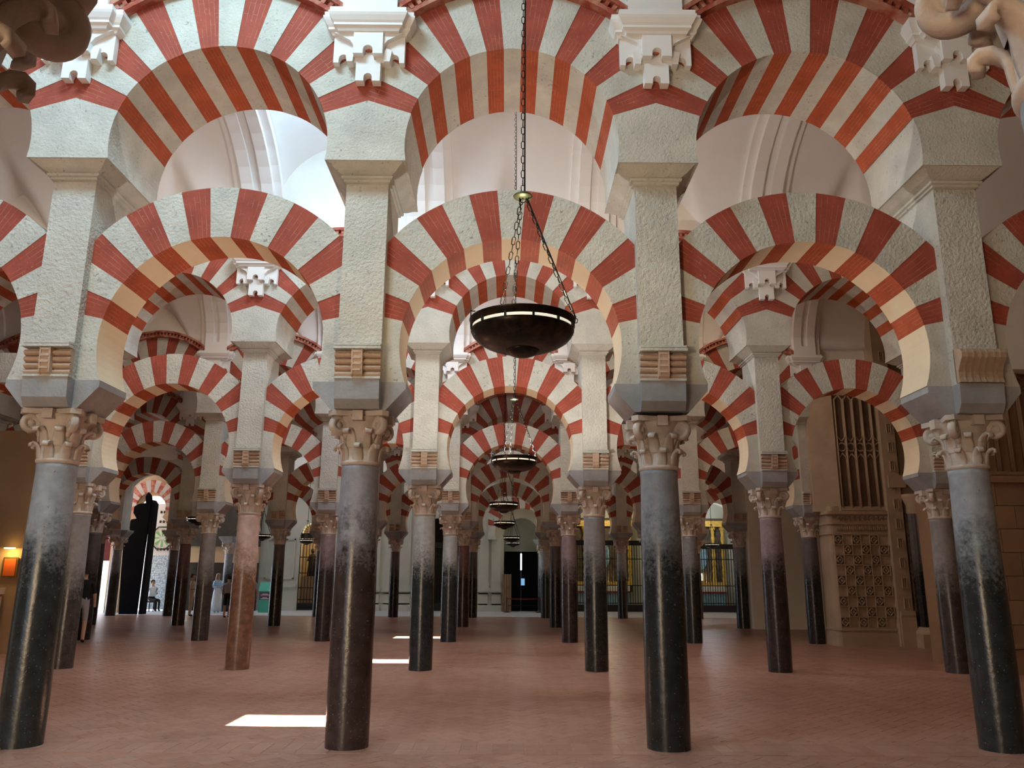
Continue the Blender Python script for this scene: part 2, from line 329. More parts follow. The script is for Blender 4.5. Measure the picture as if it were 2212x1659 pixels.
def column(x,y,sm,label,detail,zt=0):
    c=ob('column',None,None,(x,y,0),label=label,cat='column',group='marble columns of the arcades')
    k=1+zt/2.57
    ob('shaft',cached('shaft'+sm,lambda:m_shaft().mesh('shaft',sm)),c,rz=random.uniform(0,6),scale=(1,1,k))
    if detail:
        cap=ob('capital',cached('bell',lambda:m_bell().mesh('capital','capital_marble')),c,(0,0,zt))
        for kind,r,h,wd,cu,z,a in LEAVES:
            ob('leaf',cached('leaf'+kind,lambda:m_leaf(r,h,wd,cu).mesh('leaf','capital_marble')),cap,(0,0,z),a)
        for q in range(4):
            a=pi/4+q*pi/2
            ob('volute',cached('vol',lambda:m_volute().mesh('volute','capital_marble')),cap,(.285*cos(a),.285*sin(a),2.95),a)
            ob('boss',cached('boss',lambda:m_boss().mesh('boss','capital_marble')),cap,rz=q*pi/2)
        ob('abacus',cached('aba',lambda:m_abacus().mesh('abacus','capital_marble')),cap)
    else: ob('capital',cached('cap',lambda:join_cap().mesh('capital','capital_marble')),c,(0,0,zt))
    ob('impost',cached('imp',lambda:m_impost().mesh('impost','grey_marble')),c,label='grey marble impost block')
    return c
# ------------------------------------------------------------------ pier: body, roll corbel, cornice, head, white console, pilaster
def m_pierbody():
    m=M(); m.prism([(-.215,3.365),(.215,3.365),(.215,5.43),(-.215,5.43)],-.385,.385); return m
def m_roll(i):
    m=M(); z=3.415+i*.062; d=.385+.012*i+.022; pts=[(-.215+.43*k/6,0) for k in range(7)]
    q=[( -(d-.04)-.052*cos(a), z+.031*sin(a)) for a in [pi/2-pi*j/6 for j in range(7)]]
    m.prism(q+[(-.37,z-.031),(-.37,z+.031)],-.222,.222,axis='x'); return m
def m_strap():
    m=M(); q=[(-.40,3.37),(-.455,3.40),(-.470,3.50),(-.482,3.64),(-.40,3.665)]; m.prism(q,-.045,.045,axis='x')
    for s in (-1,1): m.prism([(a-.008,b) for a,b in q],s*.045-.008,s*.045+.008,axis='x')
    for zz,s in ((3.44,1),(3.50,-1),(3.56,1),(3.62,-1)):
        m.prism([(-.478-(zz-3.4)*.06,zz-.008),(-.478-(zz-3.4)*.06,zz+.012),(-.46,zz+.012),(-.46,zz-.008)],-.04,.04,axis='x')
    return m
def m_fillet():
    m=M(); m.box(-.228,.228,-.50,-.37,3.645,3.672); m.box(-.222,.222,-.49,-.37,3.680,3.70); m.box(-.222,.222,-.43,-.37,3.365,3.388); return m
def m_scrollcorbel():
    m=M(); q=[(-.37,3.37),(-.44,3.37),(-.425,3.42),(-.43,3.48),(-.47,3.55),(-.515,3.60),(-.52,3.65),(-.49,3.69),(-.37,3.71)]
    m.prism(q,-.215,.215,axis='x')
    for x in (-.16,-.10,-.03,.03,.10,.16):
        m.prism([(a-.008,b) for a,b in q[1:8]]+[(-.40,3.69),(-.40,3.38)],x-.008,x+.008,axis='x')
    return m
CORN=[(.0,5.425),(.022,5.432),(.022,5.455),(.045,5.462),(.05,5.485),(.03,5.492),(.09,5.525),(.165,5.585)]
def m_cornice(side):
    m=M(); vs=[];fs=[]
    rings=[]
    for o,z in [(-.05,5.42)]+CORN+[(-.1,5.585)]:
        hx,hy=.215+o,.40+o*1.05
        rings.append([(-hx,-hy,z),(hx,-hy,z),(hx,hy,z),(-hx,hy,z)])
    for r in rings: vs+=r
    for i in range(len(rings)-1):
        for k in range(4): fs.append((i*4+k,i*4+(k+1)%4,i*4+4+(k+1)%4,i*4+4+k))
    m.add(vs,fs); return m
UZ,UR,URE,UT=5.77,1.11,1.80,.59
UA=radians(72); LA=radians(78)
LZ,LR,LRE,LT=3.76,1.12,1.67,.28
def m_head():   # the plain stone above the cornice, between two upper arches
    right=[(1.5-UR*sin(a),UZ+UR*cos(a)) for a in [UA+(radians(99.6)-UA)*k/5 for k in range(6)]]
    left=[(-x,z) for x,z in reversed(right)]
    m=M(); m.prism([(0,UZ+1.5/math.tan(UA))]+right+left,-UT,UT); return m
def lobed(w,z0,z1,notches,r):
    pts=[(-w,z1),(-w,z0)]
    for cx in notches:
        pts.append((cx-r,z0)); pts+=[(cx-r*cos(a),z0+.045+r*sin(a)) for a in [pi*k/6 for k in range(7)]]; pts.append((cx+r,z0))
    pts+=[(w,z0),(w,z1)]; return pts
def m_console_stem():
    m=M(); o=lobed(.125,6.42,6.64,[0],.042); o=o[:-1]+[(.125,6.64),(.06,6.66),(.05,6.72),(-.05,6.72),(-.06,6.66),(-.125,6.64)]
    m.prism(o,-UT-.10,-UT); return m
def m_console_arms():
    m=M(); m.prism(lobed(.365,6.64,6.95,[-.26,.26],.05),-UT-.08,-UT)
    m.prism([(x,z) for x,z in lobed(.15,6.69,6.95,[0],.05)]+[(.36,6.95),(-.36,6.95)][0:0],-UT-.17,-UT)
    for s in (-1,1):
        m.prism([(s*.15,6.95),(s*.15,6.80),(s*.19,6.86),(s*.26,6.90),(s*.36,6.95)],-UT-.14,-UT)
        m.prism([(s*.22,6.63),(s*.16,6.63),(s*.15,6.72),(s*.18,6.78),(s*.24,6.76)],-UT-.12,-UT)
    return m
def m_console_abacus():
    m=M()
    for hw,d in ((.40,.27),(.47,.19)):
        rings=[]
        for o,z in ((-.09,6.94),(-.075,6.965),(-.05,6.985),(-.05,7.01),(-.035,7.03),(-.01,7.075),(0,7.10),(0,7.115),(-.012,7.12),(-.012,7.165)):
            rings.append([(-hw-o,-UT,z),(-hw-o,-UT-d-o,z),(hw+o,-UT-d-o,z),(hw+o,-UT,z)])
        vs=[q for r in rings for q in r]; fs=[]
        for i in range(len(rings)-1):
            for k in range(3): fs.append((i*4+k,i*4+k+1,i*4+5+k,i*4+4+k))
        n=len(vs); fs+=[(0,1,2,3),(n-4,n-1,n-2,n-3)]; m.add(vs,fs)
    return m
# barrel vault profile of a nave: v = offset from nave centre
VS,VH,VW=7.4,2.0,2.655
def barrel(v): return VS+VH*sqrt(max(0,1-(v/VW)**2))
def m_pilaster():
    # flat pilaster rising from the console and running across the nave as a transverse rib, with a sunk panel
    m=M(); path=[(-UT,7.17)]
    N=22
    for i in range(N+1):
        a=pi-(pi)*i/N; path.append((-3.23+VW*-cos(a) if False else -3.23-VW*cos(a),VS+VH*sin(a)))
    # path in local (y,z): nave in front of this arcade, from this wall (y=-UT) to the wall of the row before
    path=[(-3.23+VW*cos(pi*i/N),VS+VH*sin(pi*i/N)) for i in range(N//2+5)]
    path=[(-UT,7.17),(-UT,7.5)]+path
    def off(d):
        out=[]
        for i,(y,z) in enumerate(path):
            a=path[max(0,i-1)]; b=path[min(len(path)-1,i+1)]; t=Vector((b[0]-a[0],b[1]-a[1])).normalized(); n=Vector((-t.y,t.x))
            if i<2: n=Vector((-1,0))
            out.append((y+n.x*d,z+n.y*d))
        return out
    def strip(x0,x1,d,i0=0):
        o=off(d)[i0:]; b=[(y,z) for y,z in off(-.05)][i0:]
        vs=[]; 
        for (y,z),(yb,zb) in zip(o,b): vs+=[(x0,yb,zb),(x0,y,z),(x1,y,z),(x1,yb,zb)]
        fs=[]
        for i in range(len(o)-1):
            a=i*4; e=a+4
            for k in range(3): fs.append((a+k,a+k+1,e+k+1,e+k))
        fs+=[(0,1,2,3),(len(vs)-4,len(vs)-1,len(vs)-2,len(vs)-3)]
        m.add(vs,fs)
    strip(-.28,-.075,.16); strip(.075,.28,.16); strip(-.08,.08,.09)
    strip(-.42,-.28,.07); strip(.28,.42,.07)
    m.box(-.075,.075,-UT-.16,-UT,7.17,7.42)
    return m
def pier(x,y,label,detail,scroll=False,top=True):
    p=ob('pier',None,None,(x,y,0),label=label,cat='pier',group='stone piers above the columns')
    ob('pier_body',cached('pbody',lambda:m_pierbody().mesh('pier_body','rough_pier')),p)
    if scroll: ob('scroll_corbel',cached('scr',lambda:m_scrollcorbel().mesh('scroll_corbel','tan_stone')),p)
    elif detail:
        f=ob('roll_corbel',cached('fil',lambda:m_fillet().mesh('roll_corbel','ivory_stone')),p)
        for i in range(4): ob('roll',cached('roll%d'%i,lambda:m_roll(i).mesh('roll','brick_corbel')),f)
        ob('strap',cached('strap',lambda:m_strap().mesh('strap','brick_corbel')),f)
    else:
        def jr():
            m=M()
            for i in range(4): q=m_roll(i); m.add(q.v,q.f)
            q=m_strap(); m.add(q.v,q.f); q=m_fillet(); m.add(q.v,q.f,1); return m.mesh('roll_corbel',['brick_corbel','ivory_stone'])
        ob('roll_corbel',cached('rolls',jr),p)
    ob('cornice',cached('corn',lambda:m_cornice(0).mesh('cornice','ivory_stone')),p)
    if top:
        ob('pier_head',cached('head',lambda:m_head().mesh('pier_head','ivory_stone')),p)
        c=ob('console',cached('arms',lambda:m_console_arms().mesh('console','white_plaster')),p,label='white plaster console')
        ob('console_stem',cached('stem',lambda:m_console_stem().mesh('console_stem','white_plaster')),c)
        ob('console_slab',cached('caba',lambda:m_console_abacus().mesh('console_slab','white_plaster')),c)
        ob('pilaster',cached('pil',lambda:m_pilaster().mesh('pilaster','white_plaster')),p,label='white plaster pilaster running into the vault rib')
    return p
# ------------------------------------------------------------------ arches
def m_voussoir(R,Re,zc,a0,a1,t,clip,mats):
    n=4; A=[a0+(a1-a0)*i/n for i in range(n+1)]
    inn=[(R*sin(a),zc+R*cos(a)) for a in A]
    out=[]
    for a in A:
        re=min(Re,clip/max(1e-6,abs(sin(a)))); out.append((re*sin(a),zc+re*cos(a),re))
    m=M(); N=n+1
    vs=[(x,-t,z) for x,z in inn]+[(x,-t,z) for x,z,_ in out]+[(x,t,z) for x,z in inn]+[(x,t,z) for x,z,_ in out]
    fs=[];uv=[];mi=[]
    wd=.205
    U=[wd*i/n for i in range(N)]
    for i in range(n):
        fs.append((i,i+1,N+i+1,N+i)); uv.append([(0,U[i]),(0,U[i+1]),(out[i+1][2]-R,U[i+1]),(out[i][2]-R,U[i])]); mi.append(0)
        fs.append((2*N+i+1,2*N+i,3*N+i,3*N+i+1)); uv.append([(0,U[i+1]),(0,U[i]),(out[i][2]-R,U[i]),(out[i+1][2]-R,U[i+1])]); mi.append(0)
        fs.append((i+1,i,2*N+i,2*N+i+1)); uv.append([(.1,U[i+1]),(.1,U[i]),(.1+2*t,U[i]),(.1+2*t,U[i+1])]); mi.append(1)
        fs.append((N+i,N+i+1,3*N+i+1,3*N+i)); uv.append([(0,0)]*4); mi.append(0)
    for k,flip in ((0,False),(n,True)):
        q=[k,N+k,3*N+k,2*N+k]
        if not flip: q=q
        else: q=q[::-1]
        fs.append(tuple(q)); uv.append([(0,0)]*4); mi.append(0)
    me=bpy.data.meshes.new('voussoir'); me.from_pydata(vs,[],fs)
    for k in mats: me.materials.append(MATS[k])
    me.polygons.foreach_set('material_index',mi)
    ul=me.uv_layers.new(name='UVMap'); flat=[c for f in uv for p in f for c in p]; ul.data.foreach_set('uv',flat)
    me.update(); return me
def m_springer():
    m=M(); a1=LA; zs=3.365; a2=pi-math.asin(min(1,sqrt(LR**2-(LZ-zs)**2)/LR))
    ar=[(LR*sin(a1+(a2-a1)*k/8),LZ+LR*cos(a1+(a2-a1)*k/8)) for k in range(9)]
    m.prism([(1.40,LZ+1.40/math.tan(a1))]+ar+[(1.40,zs)],-LT,LT,0,0)
    for i in range(len(m.f)):
        pass
    me=m.mesh('springer',['ivory_stone','cream_plaster'])
    for p in me.polygons:
        c=p.center
        if abs(p.normal.y)<.3 and c.x<1.2 and p.normal.x<.5: p.material_index=1
    return me
def lower_arch(x0,x1,y,label,z=0):
    B=(x1-x0)/2; a=ob('horseshoe_arch',None,None,((x0+x1)/2,y,z),scale=(B/1.5,1,1),label=label,cat='arch',group='lower horseshoe arches of the arcades')
    st=2*LA/15
    for i in range(15):
        red=i%2==1 if True else 0
        red=(i%2==1) if (7%2==0) else (i%2==0 if i!=7 else False)
        red=(i%2==0)
        key='lv%d'%i
        # keystone index 7 is pale, neighbours are red
        ms=['red_face','red_soffit_bounce'] if red else ['rough_stone','cream_plaster']
        ob('voussoir',cached(key,lambda:m_voussoir(LR,LRE,LZ,-LA+i*st,-LA+(i+1)*st,LT-(.006 if red else 0),1.40,ms)),a)
    ob('springer',cached('spr',m_springer),a); ob('springer',CACHE['spr'],a,scale=(-1,1,1))
    return a
def m_hood(dent):
    m=M(); A=radians(57); n=24; r0,r1=URE,URE+.15; y0,y1=-UT-.10,-UT+.02
    for lo,hi,d in ((r0,r0+.05,.10),(r0+.11,r0+.16,.13),(r0+.03,r0+.13,.05)):
        i_=arc(0,UZ,lo,-A,A,n); o_=arc(0,UZ,hi,-A,A,n)
        for k in range(n): m.prism([i_[k],i_[k+1],o_[k+1],o_[k]],-UT-d,-UT+.02)
    return m
def m_dent():
    m=M(); A=radians(56); n=40
    for k in range(n):
        a=-A+2*A*(k+.5)/n; h=.020
        p=[((URE+.045)*sin(a-h*.6),UZ+(URE+.045)*cos(a-h*.6)),((URE+.045)*sin(a+h*.6),UZ+(URE+.045)*cos(a+h*.6)),((URE+.115)*sin(a+h*.6),UZ+(URE+.115)*cos(a+h*.6)),((URE+.115)*sin(a-h*.6),UZ+(URE+.115)*cos(a-h*.6))]
        m.prism(p,-UT-.105,-UT-.03)
    return m
def upper_arch(x0,x1,y,label,hood=True):
    B=(x1-x0)/2; a=ob('round_arch',None,None,((x0+x1)/2,y,0),scale=(B/1.5,1,1),label=label,cat='arch',group='upper round arches of the arcades')
    st=2*UA/15
    for i in range(15):
        red=(i%2==0); ms=['red_face','red_soffit_bounce'] if red else ['ivory_stone','ivory_stone']
        ob('voussoir',cached('uv%d'%i,lambda:m_voussoir(UR,URE,UZ,-UA+i*st,-UA+(i+1)*st,UT-(.006 if red else 0),1.5,ms)),a)
    if hood:
        h=ob('hood_moulding',cached('hood',lambda:m_hood(1).mesh('hood_moulding','red_face')),a,label='red hood moulding with small dentils')
        ob('dentil_band',cached('dent',lambda:m_dent().mesh('dentil_band','red_face')),h,kind='stuff')
    return a
# ------------------------------------------------------------------ rows
SH={1:['shaft_blue_grey','shaft_blue_grey','shaft_purple_brown','shaft_grey','shaft_blue_grey','shaft_grey'],
 2:['shaft_grey','shaft_pitted','shaft_pink','shaft_pale_blue','shaft_grey','shaft_mauve','shaft_pitted'],
 3:['shaft_dark','shaft_dark','shaft_pitted','shaft_mauve','shaft_pale_blue','shaft_mauve','shaft_grey','shaft_dark'],
 4:['shaft_dark','shaft_dark','shaft_maroon','shaft_dark','shaft_dark','shaft_maroon','shaft_dark','shaft_dark','shaft_grey'],
 5:['shaft_grey','shaft_dark','shaft_pitted','shaft_dark','shaft_dark','shaft_dark','shaft_pale_blue','shaft_pale_blue','shaft_dark','shaft_dark']}
XS={1:[-7.45,-4.43,-1.446,1.504,4.577,7.62],
 2:[-10.55,-7.5,-4.527,-1.437,1.547,4.66,7.68],
 3:[-13.5,-10.43,-7.53,-4.51,-1.415,1.587,4.66,7.70],
 4:[-16.5,-13.45,-10.60,-7.5,-4.45,-1.398,1.63,4.68,7.72],
 5:[-15.85,-13.55,-10.6,-7.56,-4.528,-1.352,1.612,4.708,7.75,10.8]}
for r in (1,2,3,4,5):
    X=XS[r]; y=ROWY[r]; rn=ROWN[r]
    for i,x in enumerate(X):
        sm=SH[r][i]; side='left' if i<len(X)/2 else 'right'; k=i if side=='left' else len(X)-1-i
        pos=f'{ORD[k]} from the {side}'
        if not (r==1 and i in (0,5)):
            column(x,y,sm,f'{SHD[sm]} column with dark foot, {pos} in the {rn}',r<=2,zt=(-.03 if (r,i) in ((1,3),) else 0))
            pier(x,y,f'pale stone pier with roll corbel, {pos} in the {rn}' if (r,i)!=(1,4) else f'pale stone pier with fluted scroll corbel, {pos} in the {rn}',r<=2,scroll=(r,i)==(1,4))
        if i<len(X)-1 and not (r==5 and i==0):
            x1=X[i+1]; side='left' if i<(len(X)-1)/2 else 'right'; k=i if side=='left' else len(X)-2-i; pos=f'{ORD[k]} bay from {side}'
            lower_arch(x,x1,y,f'lower striped horseshoe arch, {pos}, in the {rn}')
            upper_arch(x,x1,y,f'upper striped round arch, {pos}, in the {rn}')
# two columns beside the camera: only their capitals reach into the upper corners
for x,lab in ((-1.35,'stone column beside the camera whose shaded capital fills the upper left corner'),(1.33,'stone column beside the camera whose tan capital fills the upper right corner')):
    column(x,ROWY[0]+.03,'shaft_grey',lab,True,-.11 if x<0 else -.02)
# ------------------------------------------------------------------ structure: floor, vaults, walls
XL,XR=-20.0,16.0
def struct(name,m,mats,**k): return ob(name,m.mesh(name,mats) if isinstance(m,M) else m,kind='structure',**k)
m=M(); m.add([(XL,-6,0),(XR,-6,0),(XR,34.7,0),(XL,34.7,0)],[(0,1,2,3)]); m.add([(XL,-6,-.2),(XR,-6,-.2),(XR,60,-.2),(-40,60,-.2),(-40,-6,-.2)],[(0,1,2,3,4)])
FLOOR=struct('floor',m,'terracotta')
# tiles: herringbone in the naves, a straight band under each arcade
tiles=[]
TL,TW,G=.29,.145,.0035
def herring(x0,x1,y0,y1):
    c,s=cos(pi/4),sin(pi/4); R=int(max(x1-x0,y1-y0)/TW)+4; cx,cy_=(x0+x1)/2,(y0+y1)/2
    for a in range(-R,R):
        for b in range(-R//2-2,R//2+2):
            for k in (0,1):
                u0=a*TW+b*2*TL*0; 
                # herringbone lattice: step (TW,TW) along the diagonal, (2*TW*2,0) across
                px=a*TW+b*4*TW; py=a*TW
                if k==0: rect=(px,py,px+TL,py+TW)
                else: rect=(px+TL,py,px+TL+TW,py+TL) if False else (px-TW,py,px,py+TL)
                q=[(rect[0],rect[1]),(rect[2],rect[1]),(rect[2],rect[3]),(rect[0],rect[3])]
                mx=sum(p[0] for p in q)/4; my=sum(p[1] for p in q)/4
                X_=cx+mx*c-my*s; Y_=cy_+mx*s+my*c
                if x0<X_<x1 and y0+.10<Y_<y1-.10: tiles.append([(cx+p[0]*c-p[1]*s,cy_+p[0]*s+p[1]*c) for p in q])
def band(x0,x1,y):
    w_=.62
    for j,(ya,yb) in enumerate(((y-.31,y-.165),(y-.165,y+.165),(y+.165,y+.31))):
        L=TL if j!=1 else TW; n=int((x1-x0)/L); o=L/2 if j==2 else 0
        for i in range(n): tiles.append([(x0+o+i*L,ya),(x0+o+(i+1)*L,ya),(x0+o+(i+1)*L,yb),(x0+o+i*L,yb)])
herring(-6,6,3.4,7.74); band(-6.2,6.2,8.0); herring(-8.5,8.2,8.2,14.25); band(-9,9,14.46); herring(-9.5,7.3,14.7,20.6)
def tile_mesh(ms,q,h):
    n=len(q); cx=sum(p[0] for p in q)/n; cy_=sum(p[1] for p in q)/n
    def sh(k): return [(cx+(p[0]-cx)*k,cy_+(p[1]-cy_)*k) for p in q]
    a=sh(1-G/TW); b=sh(1-2.2*G/TW); 
    vs=[(x,y,-.004) for x,y in a]+[(x,y,h-.0012) for x,y in a]+[(x,y,h) for x,y in b]
    fs=[(8,9,10,11)]+[(i,(i+1)%4,4+(i+1)%4,4+i) for i in range(4)]+[(4+i,4+(i+1)%4,8+(i+1)%4,8+i) for i in range(4)]
    ms.add(vs,fs)
def vis(q):
    mx=sum(p[0] for p in q)/4; my=sum(p[1] for p in q)/4
    return my>7.0 and abs(mx-.05)<my*.66
vt=sorted([q for q in tiles if vis(q)],key=lambda q:hypot(sum(p[0] for p in q)/4,sum(p[1] for p in q)/4))
near=vt[:300]; nid={id(q) for q in near}; rest=[q for q in tiles if id(q) not in nid]
def tone(me,groups):
    at=me.attributes.new('tone','FLOAT','FACE'); vals=[]
    for _ in range(groups): t=random.random()**1.6*.9; vals+=[t]*9
    at.data.foreach_set('value',vals)
for q in near:
    mm=M(); tile_mesh(mm,q,.004+random.uniform(-.0008,.0008)); me=mm.mesh('tile','terracotta_tile',False); tone(me,1); ob('tile',me,FLOOR)
mm=M()
for q in rest: tile_mesh(mm,q,.004+random.uniform(-.0008,.0008))
me=mm.mesh('tile_paving','terracotta_tile',False); tone(me,len(rest)); ob('tile_paving',me,FLOOR,kind='stuff')
m=M(); m.add([(XL-18,34.7,.0),(XR,34.7,.0),(XR,44,.0),(XL-18,60,.0)],[(0,1,2,3)]); struct('floor',m,'pale_floor')
# vaults
HOLES=(1,2,3)
def bayc(nv):
    X=XS[min(5,max(1,nv+1))]; return [((a+b)/2,(b-a)/2) for a,b in zip(X[:-1],X[1:])]
for nv in range(-1,6):
    yc=ROWY[0]+6.46*nv+3.23; m=M(); xs=[XL+.1*i for i in range(int((XR-XL)/.1)+1)]; ny=36
    vsn=[yc-VW-.25]+[yc+VW*-cos(pi*j/ny) for j in range(ny+1)]+[yc+VW+.25]; ny+=2
    bc=bayc(nv); vs=[]
    for x in xs:
        c=min(bc,key=lambda b:abs(b[0]-x)); d=abs(x-c[0]); tall=nv==1 and abs(c[0]+2.95)<.5
        for y in vsn:
            e=max(0,VW-abs(y-yc))
            zl=(8.15+sqrt(max(0,1.3**2-d*d))+.35*min(e,1.3) if d<1.3 else 0) if tall else (8.40-1.4*d**1.25+.60*min(e,1.1) if d<1.25 else 0)
            vs.append((x,y,max(barrel(y-yc),zl,VS)))
    fs=[];K=ny+1
    for i in range(len(xs)-1):
        for j in range(ny):
            xm=xs[i]+.05; ym=(vsn[j]+vsn[j+1])/2
            if nv in HOLES and abs(xm+2.95)<.66 and abs(ym-(yc-.12))<.36: continue
            fs.append((i*K+j,(i+1)*K+j,(i+1)*K+j+1,i*K+j+1))
    m.add(vs,fs,0,True); struct('ceiling',m.mesh('ceiling','white_plaster',False),'white_plaster')
# walls standing on the arcades (above the upper arches, up into the lunettes)
for r in range(0,7):
    y=ROWY[r]; m=M(); X=XS[min(5,max(1,r))]
    if r in (0,6):
        m.box(XL,XR,y-UT+.02,y+UT-.02,6.8 if r==0 else 6.6,9.7); struct('wall_upper',m,'lunette_plaster'); continue
    for a,b in zip(X[:-1],X[1:]):
        c,B=(a+b)/2,(b-a)/2; k=B/1.5
        if r==5 and a<-15: m.box(a,b,y-.5,y+.5,6.2,9.7); continue
        n=16; A=math.asin(1.5/URE); lo=[(c+k*x,z) for x,z in arc(0,UZ,URE,-A,A,n)]
        m.prism(lo+[(b,9.7),(a,9.7)],y-UT+.015,y+UT-.015)
    # plain wall past the last columns
    if X[0]>XL: m.box(XL,X[0]-.2,y-.5,y+.5,4.3 if r==5 else 0,9.7)
    if X[-1]<XR and r!=5: m.box(X[-1]+.2,XR,y-.5,y+.5,5.2 if r in (1,2,3) else 0,9.7)
    struct('wall_upper',m,'lunette_plaster')
m=M(); m.box(XL-.3,XL,-6,33.2,0,9.6); struct('wall_left',m,'tan_wall')
m=M(); m.box(XR,XR+.3,-6,44,0,9.6); struct('wall_right',m,'tan_wall')
m=M(); m.box(XL,XR,-5.3,-4.42,0,9.6); struct('wall_behind',m,'pale_wall')
# PART2
# ------------------------------------------------------------------ hanging bowl lamps
LR_=.318
def m_bowl():
    m=M(); m.lathe([(0,-.175),(.07,-.172),(.12,-.165),(.18,-.148),(.235,-.120),(.28,-.082),(.305,-.045),(.317,-.012),(.318,0),(.312,.004),(.30,-.03),(.26,-.085),(.18,-.13),(0,-.155)],44); return m
def m_boss_l():
    m=M(); m.lathe([(0,-.222),(.03,-.219),(.06,-.208),(.085,-.194),(.102,-.176),(.108,-.164),(0,-.155)],28); return m
def m_glassring():
    m=M(); m.lathe([(.308,-.002),(.308,.030),(.302,.030),(.302,-.002),(.308,-.002)],44); return m
def m_band():
    m=M(); m.lathe([(.314,.026),(.322,.030),(.322,.078),(.328,.084),(.322,.090),(.312,.088),(.310,.03),(.314,.026)],44); return m
def m_link(L=.052,wd=.011,r=.0032):
    m=M(); pts=[]
    for i in range(12):
        a=2*pi*i/12; pts.append((wd*cos(a),0,(L/2-wd)*(1 if sin(a)>=0 else -1)+wd*sin(a)))
    m.tube(pts,r,5,closed=True); return m
def links(p0,p1,L=.046):
    p0,p1=Vector(p0),Vector(p1); n=max(1,int((p1-p0).length/L)); d=(p1-p0).normalized(); q=Vector((0,0,1)).rotation_difference(d)
    return [(p0+d*(p1-p0).length*(i+.5)/n,q,i) for i in range(n)]
def flat(m,k=.76):
    m.v=[(x,y,z*k) for x,y,z in m.v]; return m
def lamp(x,nv,z,label,detail):
    z-=.05
    y=ROWY[0]+6.46*nv+3.23; top=barrel(0)-.03
    o=ob('hanging_lamp',None,None,(x,y,z),label=label,cat='lamp',group='bronze bowl lamps hanging along the naves')
    b=ob('bowl',cached('bowl',lambda:flat(m_bowl()).mesh('bowl','dark_bronze')),o); ob('bowl_boss',cached('lboss',lambda:flat(m_boss_l()).mesh('bowl_boss','dark_bronze')),b)
    ob('glass_ring',cached('gring',lambda:flat(m_glassring()).mesh('glass_ring','lamp_glass')),o,label='pale translucent ring'); bd=ob('rim_band',cached('band',lambda:flat(m_band()).mesh('rim_band','dark_bronze')),o)
    hub=(0,0,.895)
    def m_hub():
        m=M(); m.lathe([(0,.88),(.03,.882),(.058,.892),(.062,.900),(.05,.912),(.02,.922),(0,.924)],24); return m
    ob('chain_hub',cached('hub',lambda:m_hub().mesh('chain_hub','verdigris')),o)
    pl_=bpy.data.lights.new('lamp_bulb','POINT'); pl_.energy=(118,310)[nv] if nv<2 else 16; pl_.color=(.99,.94,.85) if nv==1 else (1,.80,.52); pl_.shadow_soft_size=.06; po=bpy.data.objects.new('lamp_bulb',pl_); COL.objects.link(po); po.parent=o; po.location=(0,0,.02)
    ends=[(LR_*cos(a),LR_*sin(a),.065) for a in (radians(-10),radians(121),radians(102))]
    runs=[(e,(hub[0]+.02*cos(i*2.1),hub[1]+.02*sin(i*2.1),.885)) for i,e in enumerate(ends)]
    segs=[l for r in runs for l in links(*r)]; vert=links((0,0,.925),(0,0,top-z),.052)
    def cord():
        m=M(); m.tube([(.012,.01,.91),(.014,.01,top-z)],.006,6); e=ends[0]; m.tube([(e[0]+.01,e[1],.07),(.03,0,.88)],.0055,6); return m.mesh('electric_cord','black_iron')
    ob('electric_cord',cached('cord%.2f'%z,cord),o)
    if detail:
        ch=ob('chain',cached('ringlink',lambda:m_link(.05,.018).mesh('chain','chain_iron')),o,(0,0,.88))
        lk=cached('link',lambda:m_link().mesh('link','chain_iron'))
        for p,q,i in segs+vert[:55]:
            e=bpy.data.objects.new('link',lk); COL.objects.link(e); e.parent=ch; e.location=p-Vector((0,0,.88)); e.rotation_mode='QUATERNION'; e.rotation_quaternion=q@Vector((0,1,0)).rotation_difference(Vector((1,0,0)) if i%2 else Vector((0,1,0)))
            e.rotation_mode='XYZ'
        segs=[];vert=vert[55:]
    if segs or vert:
        def jl():
            m=M()
            for p,q,i in segs+vert:
                l=m_link(.056,.012,.0036); rz=Matrix.Rotation(pi/2 if i%2 else 0,3,'Z')
                m.add([q@(rz@Vector(v))+p for v in l.v],l.f,0,True)
            return m.mesh('chain_run','chain_iron')
        ob('chain_run',cached(('chain',detail,round(z,2)),jl),o,kind='stuff')
    # studs that carry the band, eyelets and two little crosses on the rim
    def stud(): return M().box(-.006,.006,-.006,.006,-.008,.03).mesh('stud','black_iron')
    for k in range(12):
        a=2*pi*(k+.35)/12; ob('stud',cached('stud',stud),bd,(.316*cos(a),.316*sin(a),0),a)
    def cross():
        m=M(); m.box(-.004,.004,-.004,.004,0,.085); m.box(-.028,.028,-.004,.004,.052,.060); return m.mesh('cross','black_iron')
    for a in (radians(48),radians(183),radians(-60+360)):
        if a<5: ob('cross',cached('cross',cross),bd,(.318*cos(a),.318*sin(a),.065),radians(12))
    for e in ends: ob('eyelet',cached('eye',lambda:m_link(.03,.012,.003).mesh('eyelet','black_iron')),bd,(e[0]*1.03,e[1]*1.03,.05))
LAMPN=['nearest and largest','second nearest','third nearest','fourth nearest','fifth nearest','farthest']
for nv,(x,z) in enumerate([(.09,3.03),(.10,3.13),(-.06,3.10),(-.06,3.14),(.2,3.03),(.3,3.12)]):
    lamp(x,nv,z,f'{LAMPN[nv]} bronze bowl lamp of the middle line, hanging on chains',nv==0)
for x,nv,z,lab in ((-9.05,3,3.2,'bowl lamp hanging left, nearest of the left line, behind a dark column'),(-9.05,4,3.05,'bowl lamp hanging left, beside the pink column'),(-8.95,5,3.17,'bowl lamp hanging before the barred chapel on the left'),
    (9.15,4,3.05,'bowl lamp hanging right, just left of the mauve column'),(9.25,5,3.1,'bowl lamp hanging before the golden altar on the right')): lamp(x,nv,z,lab,False)
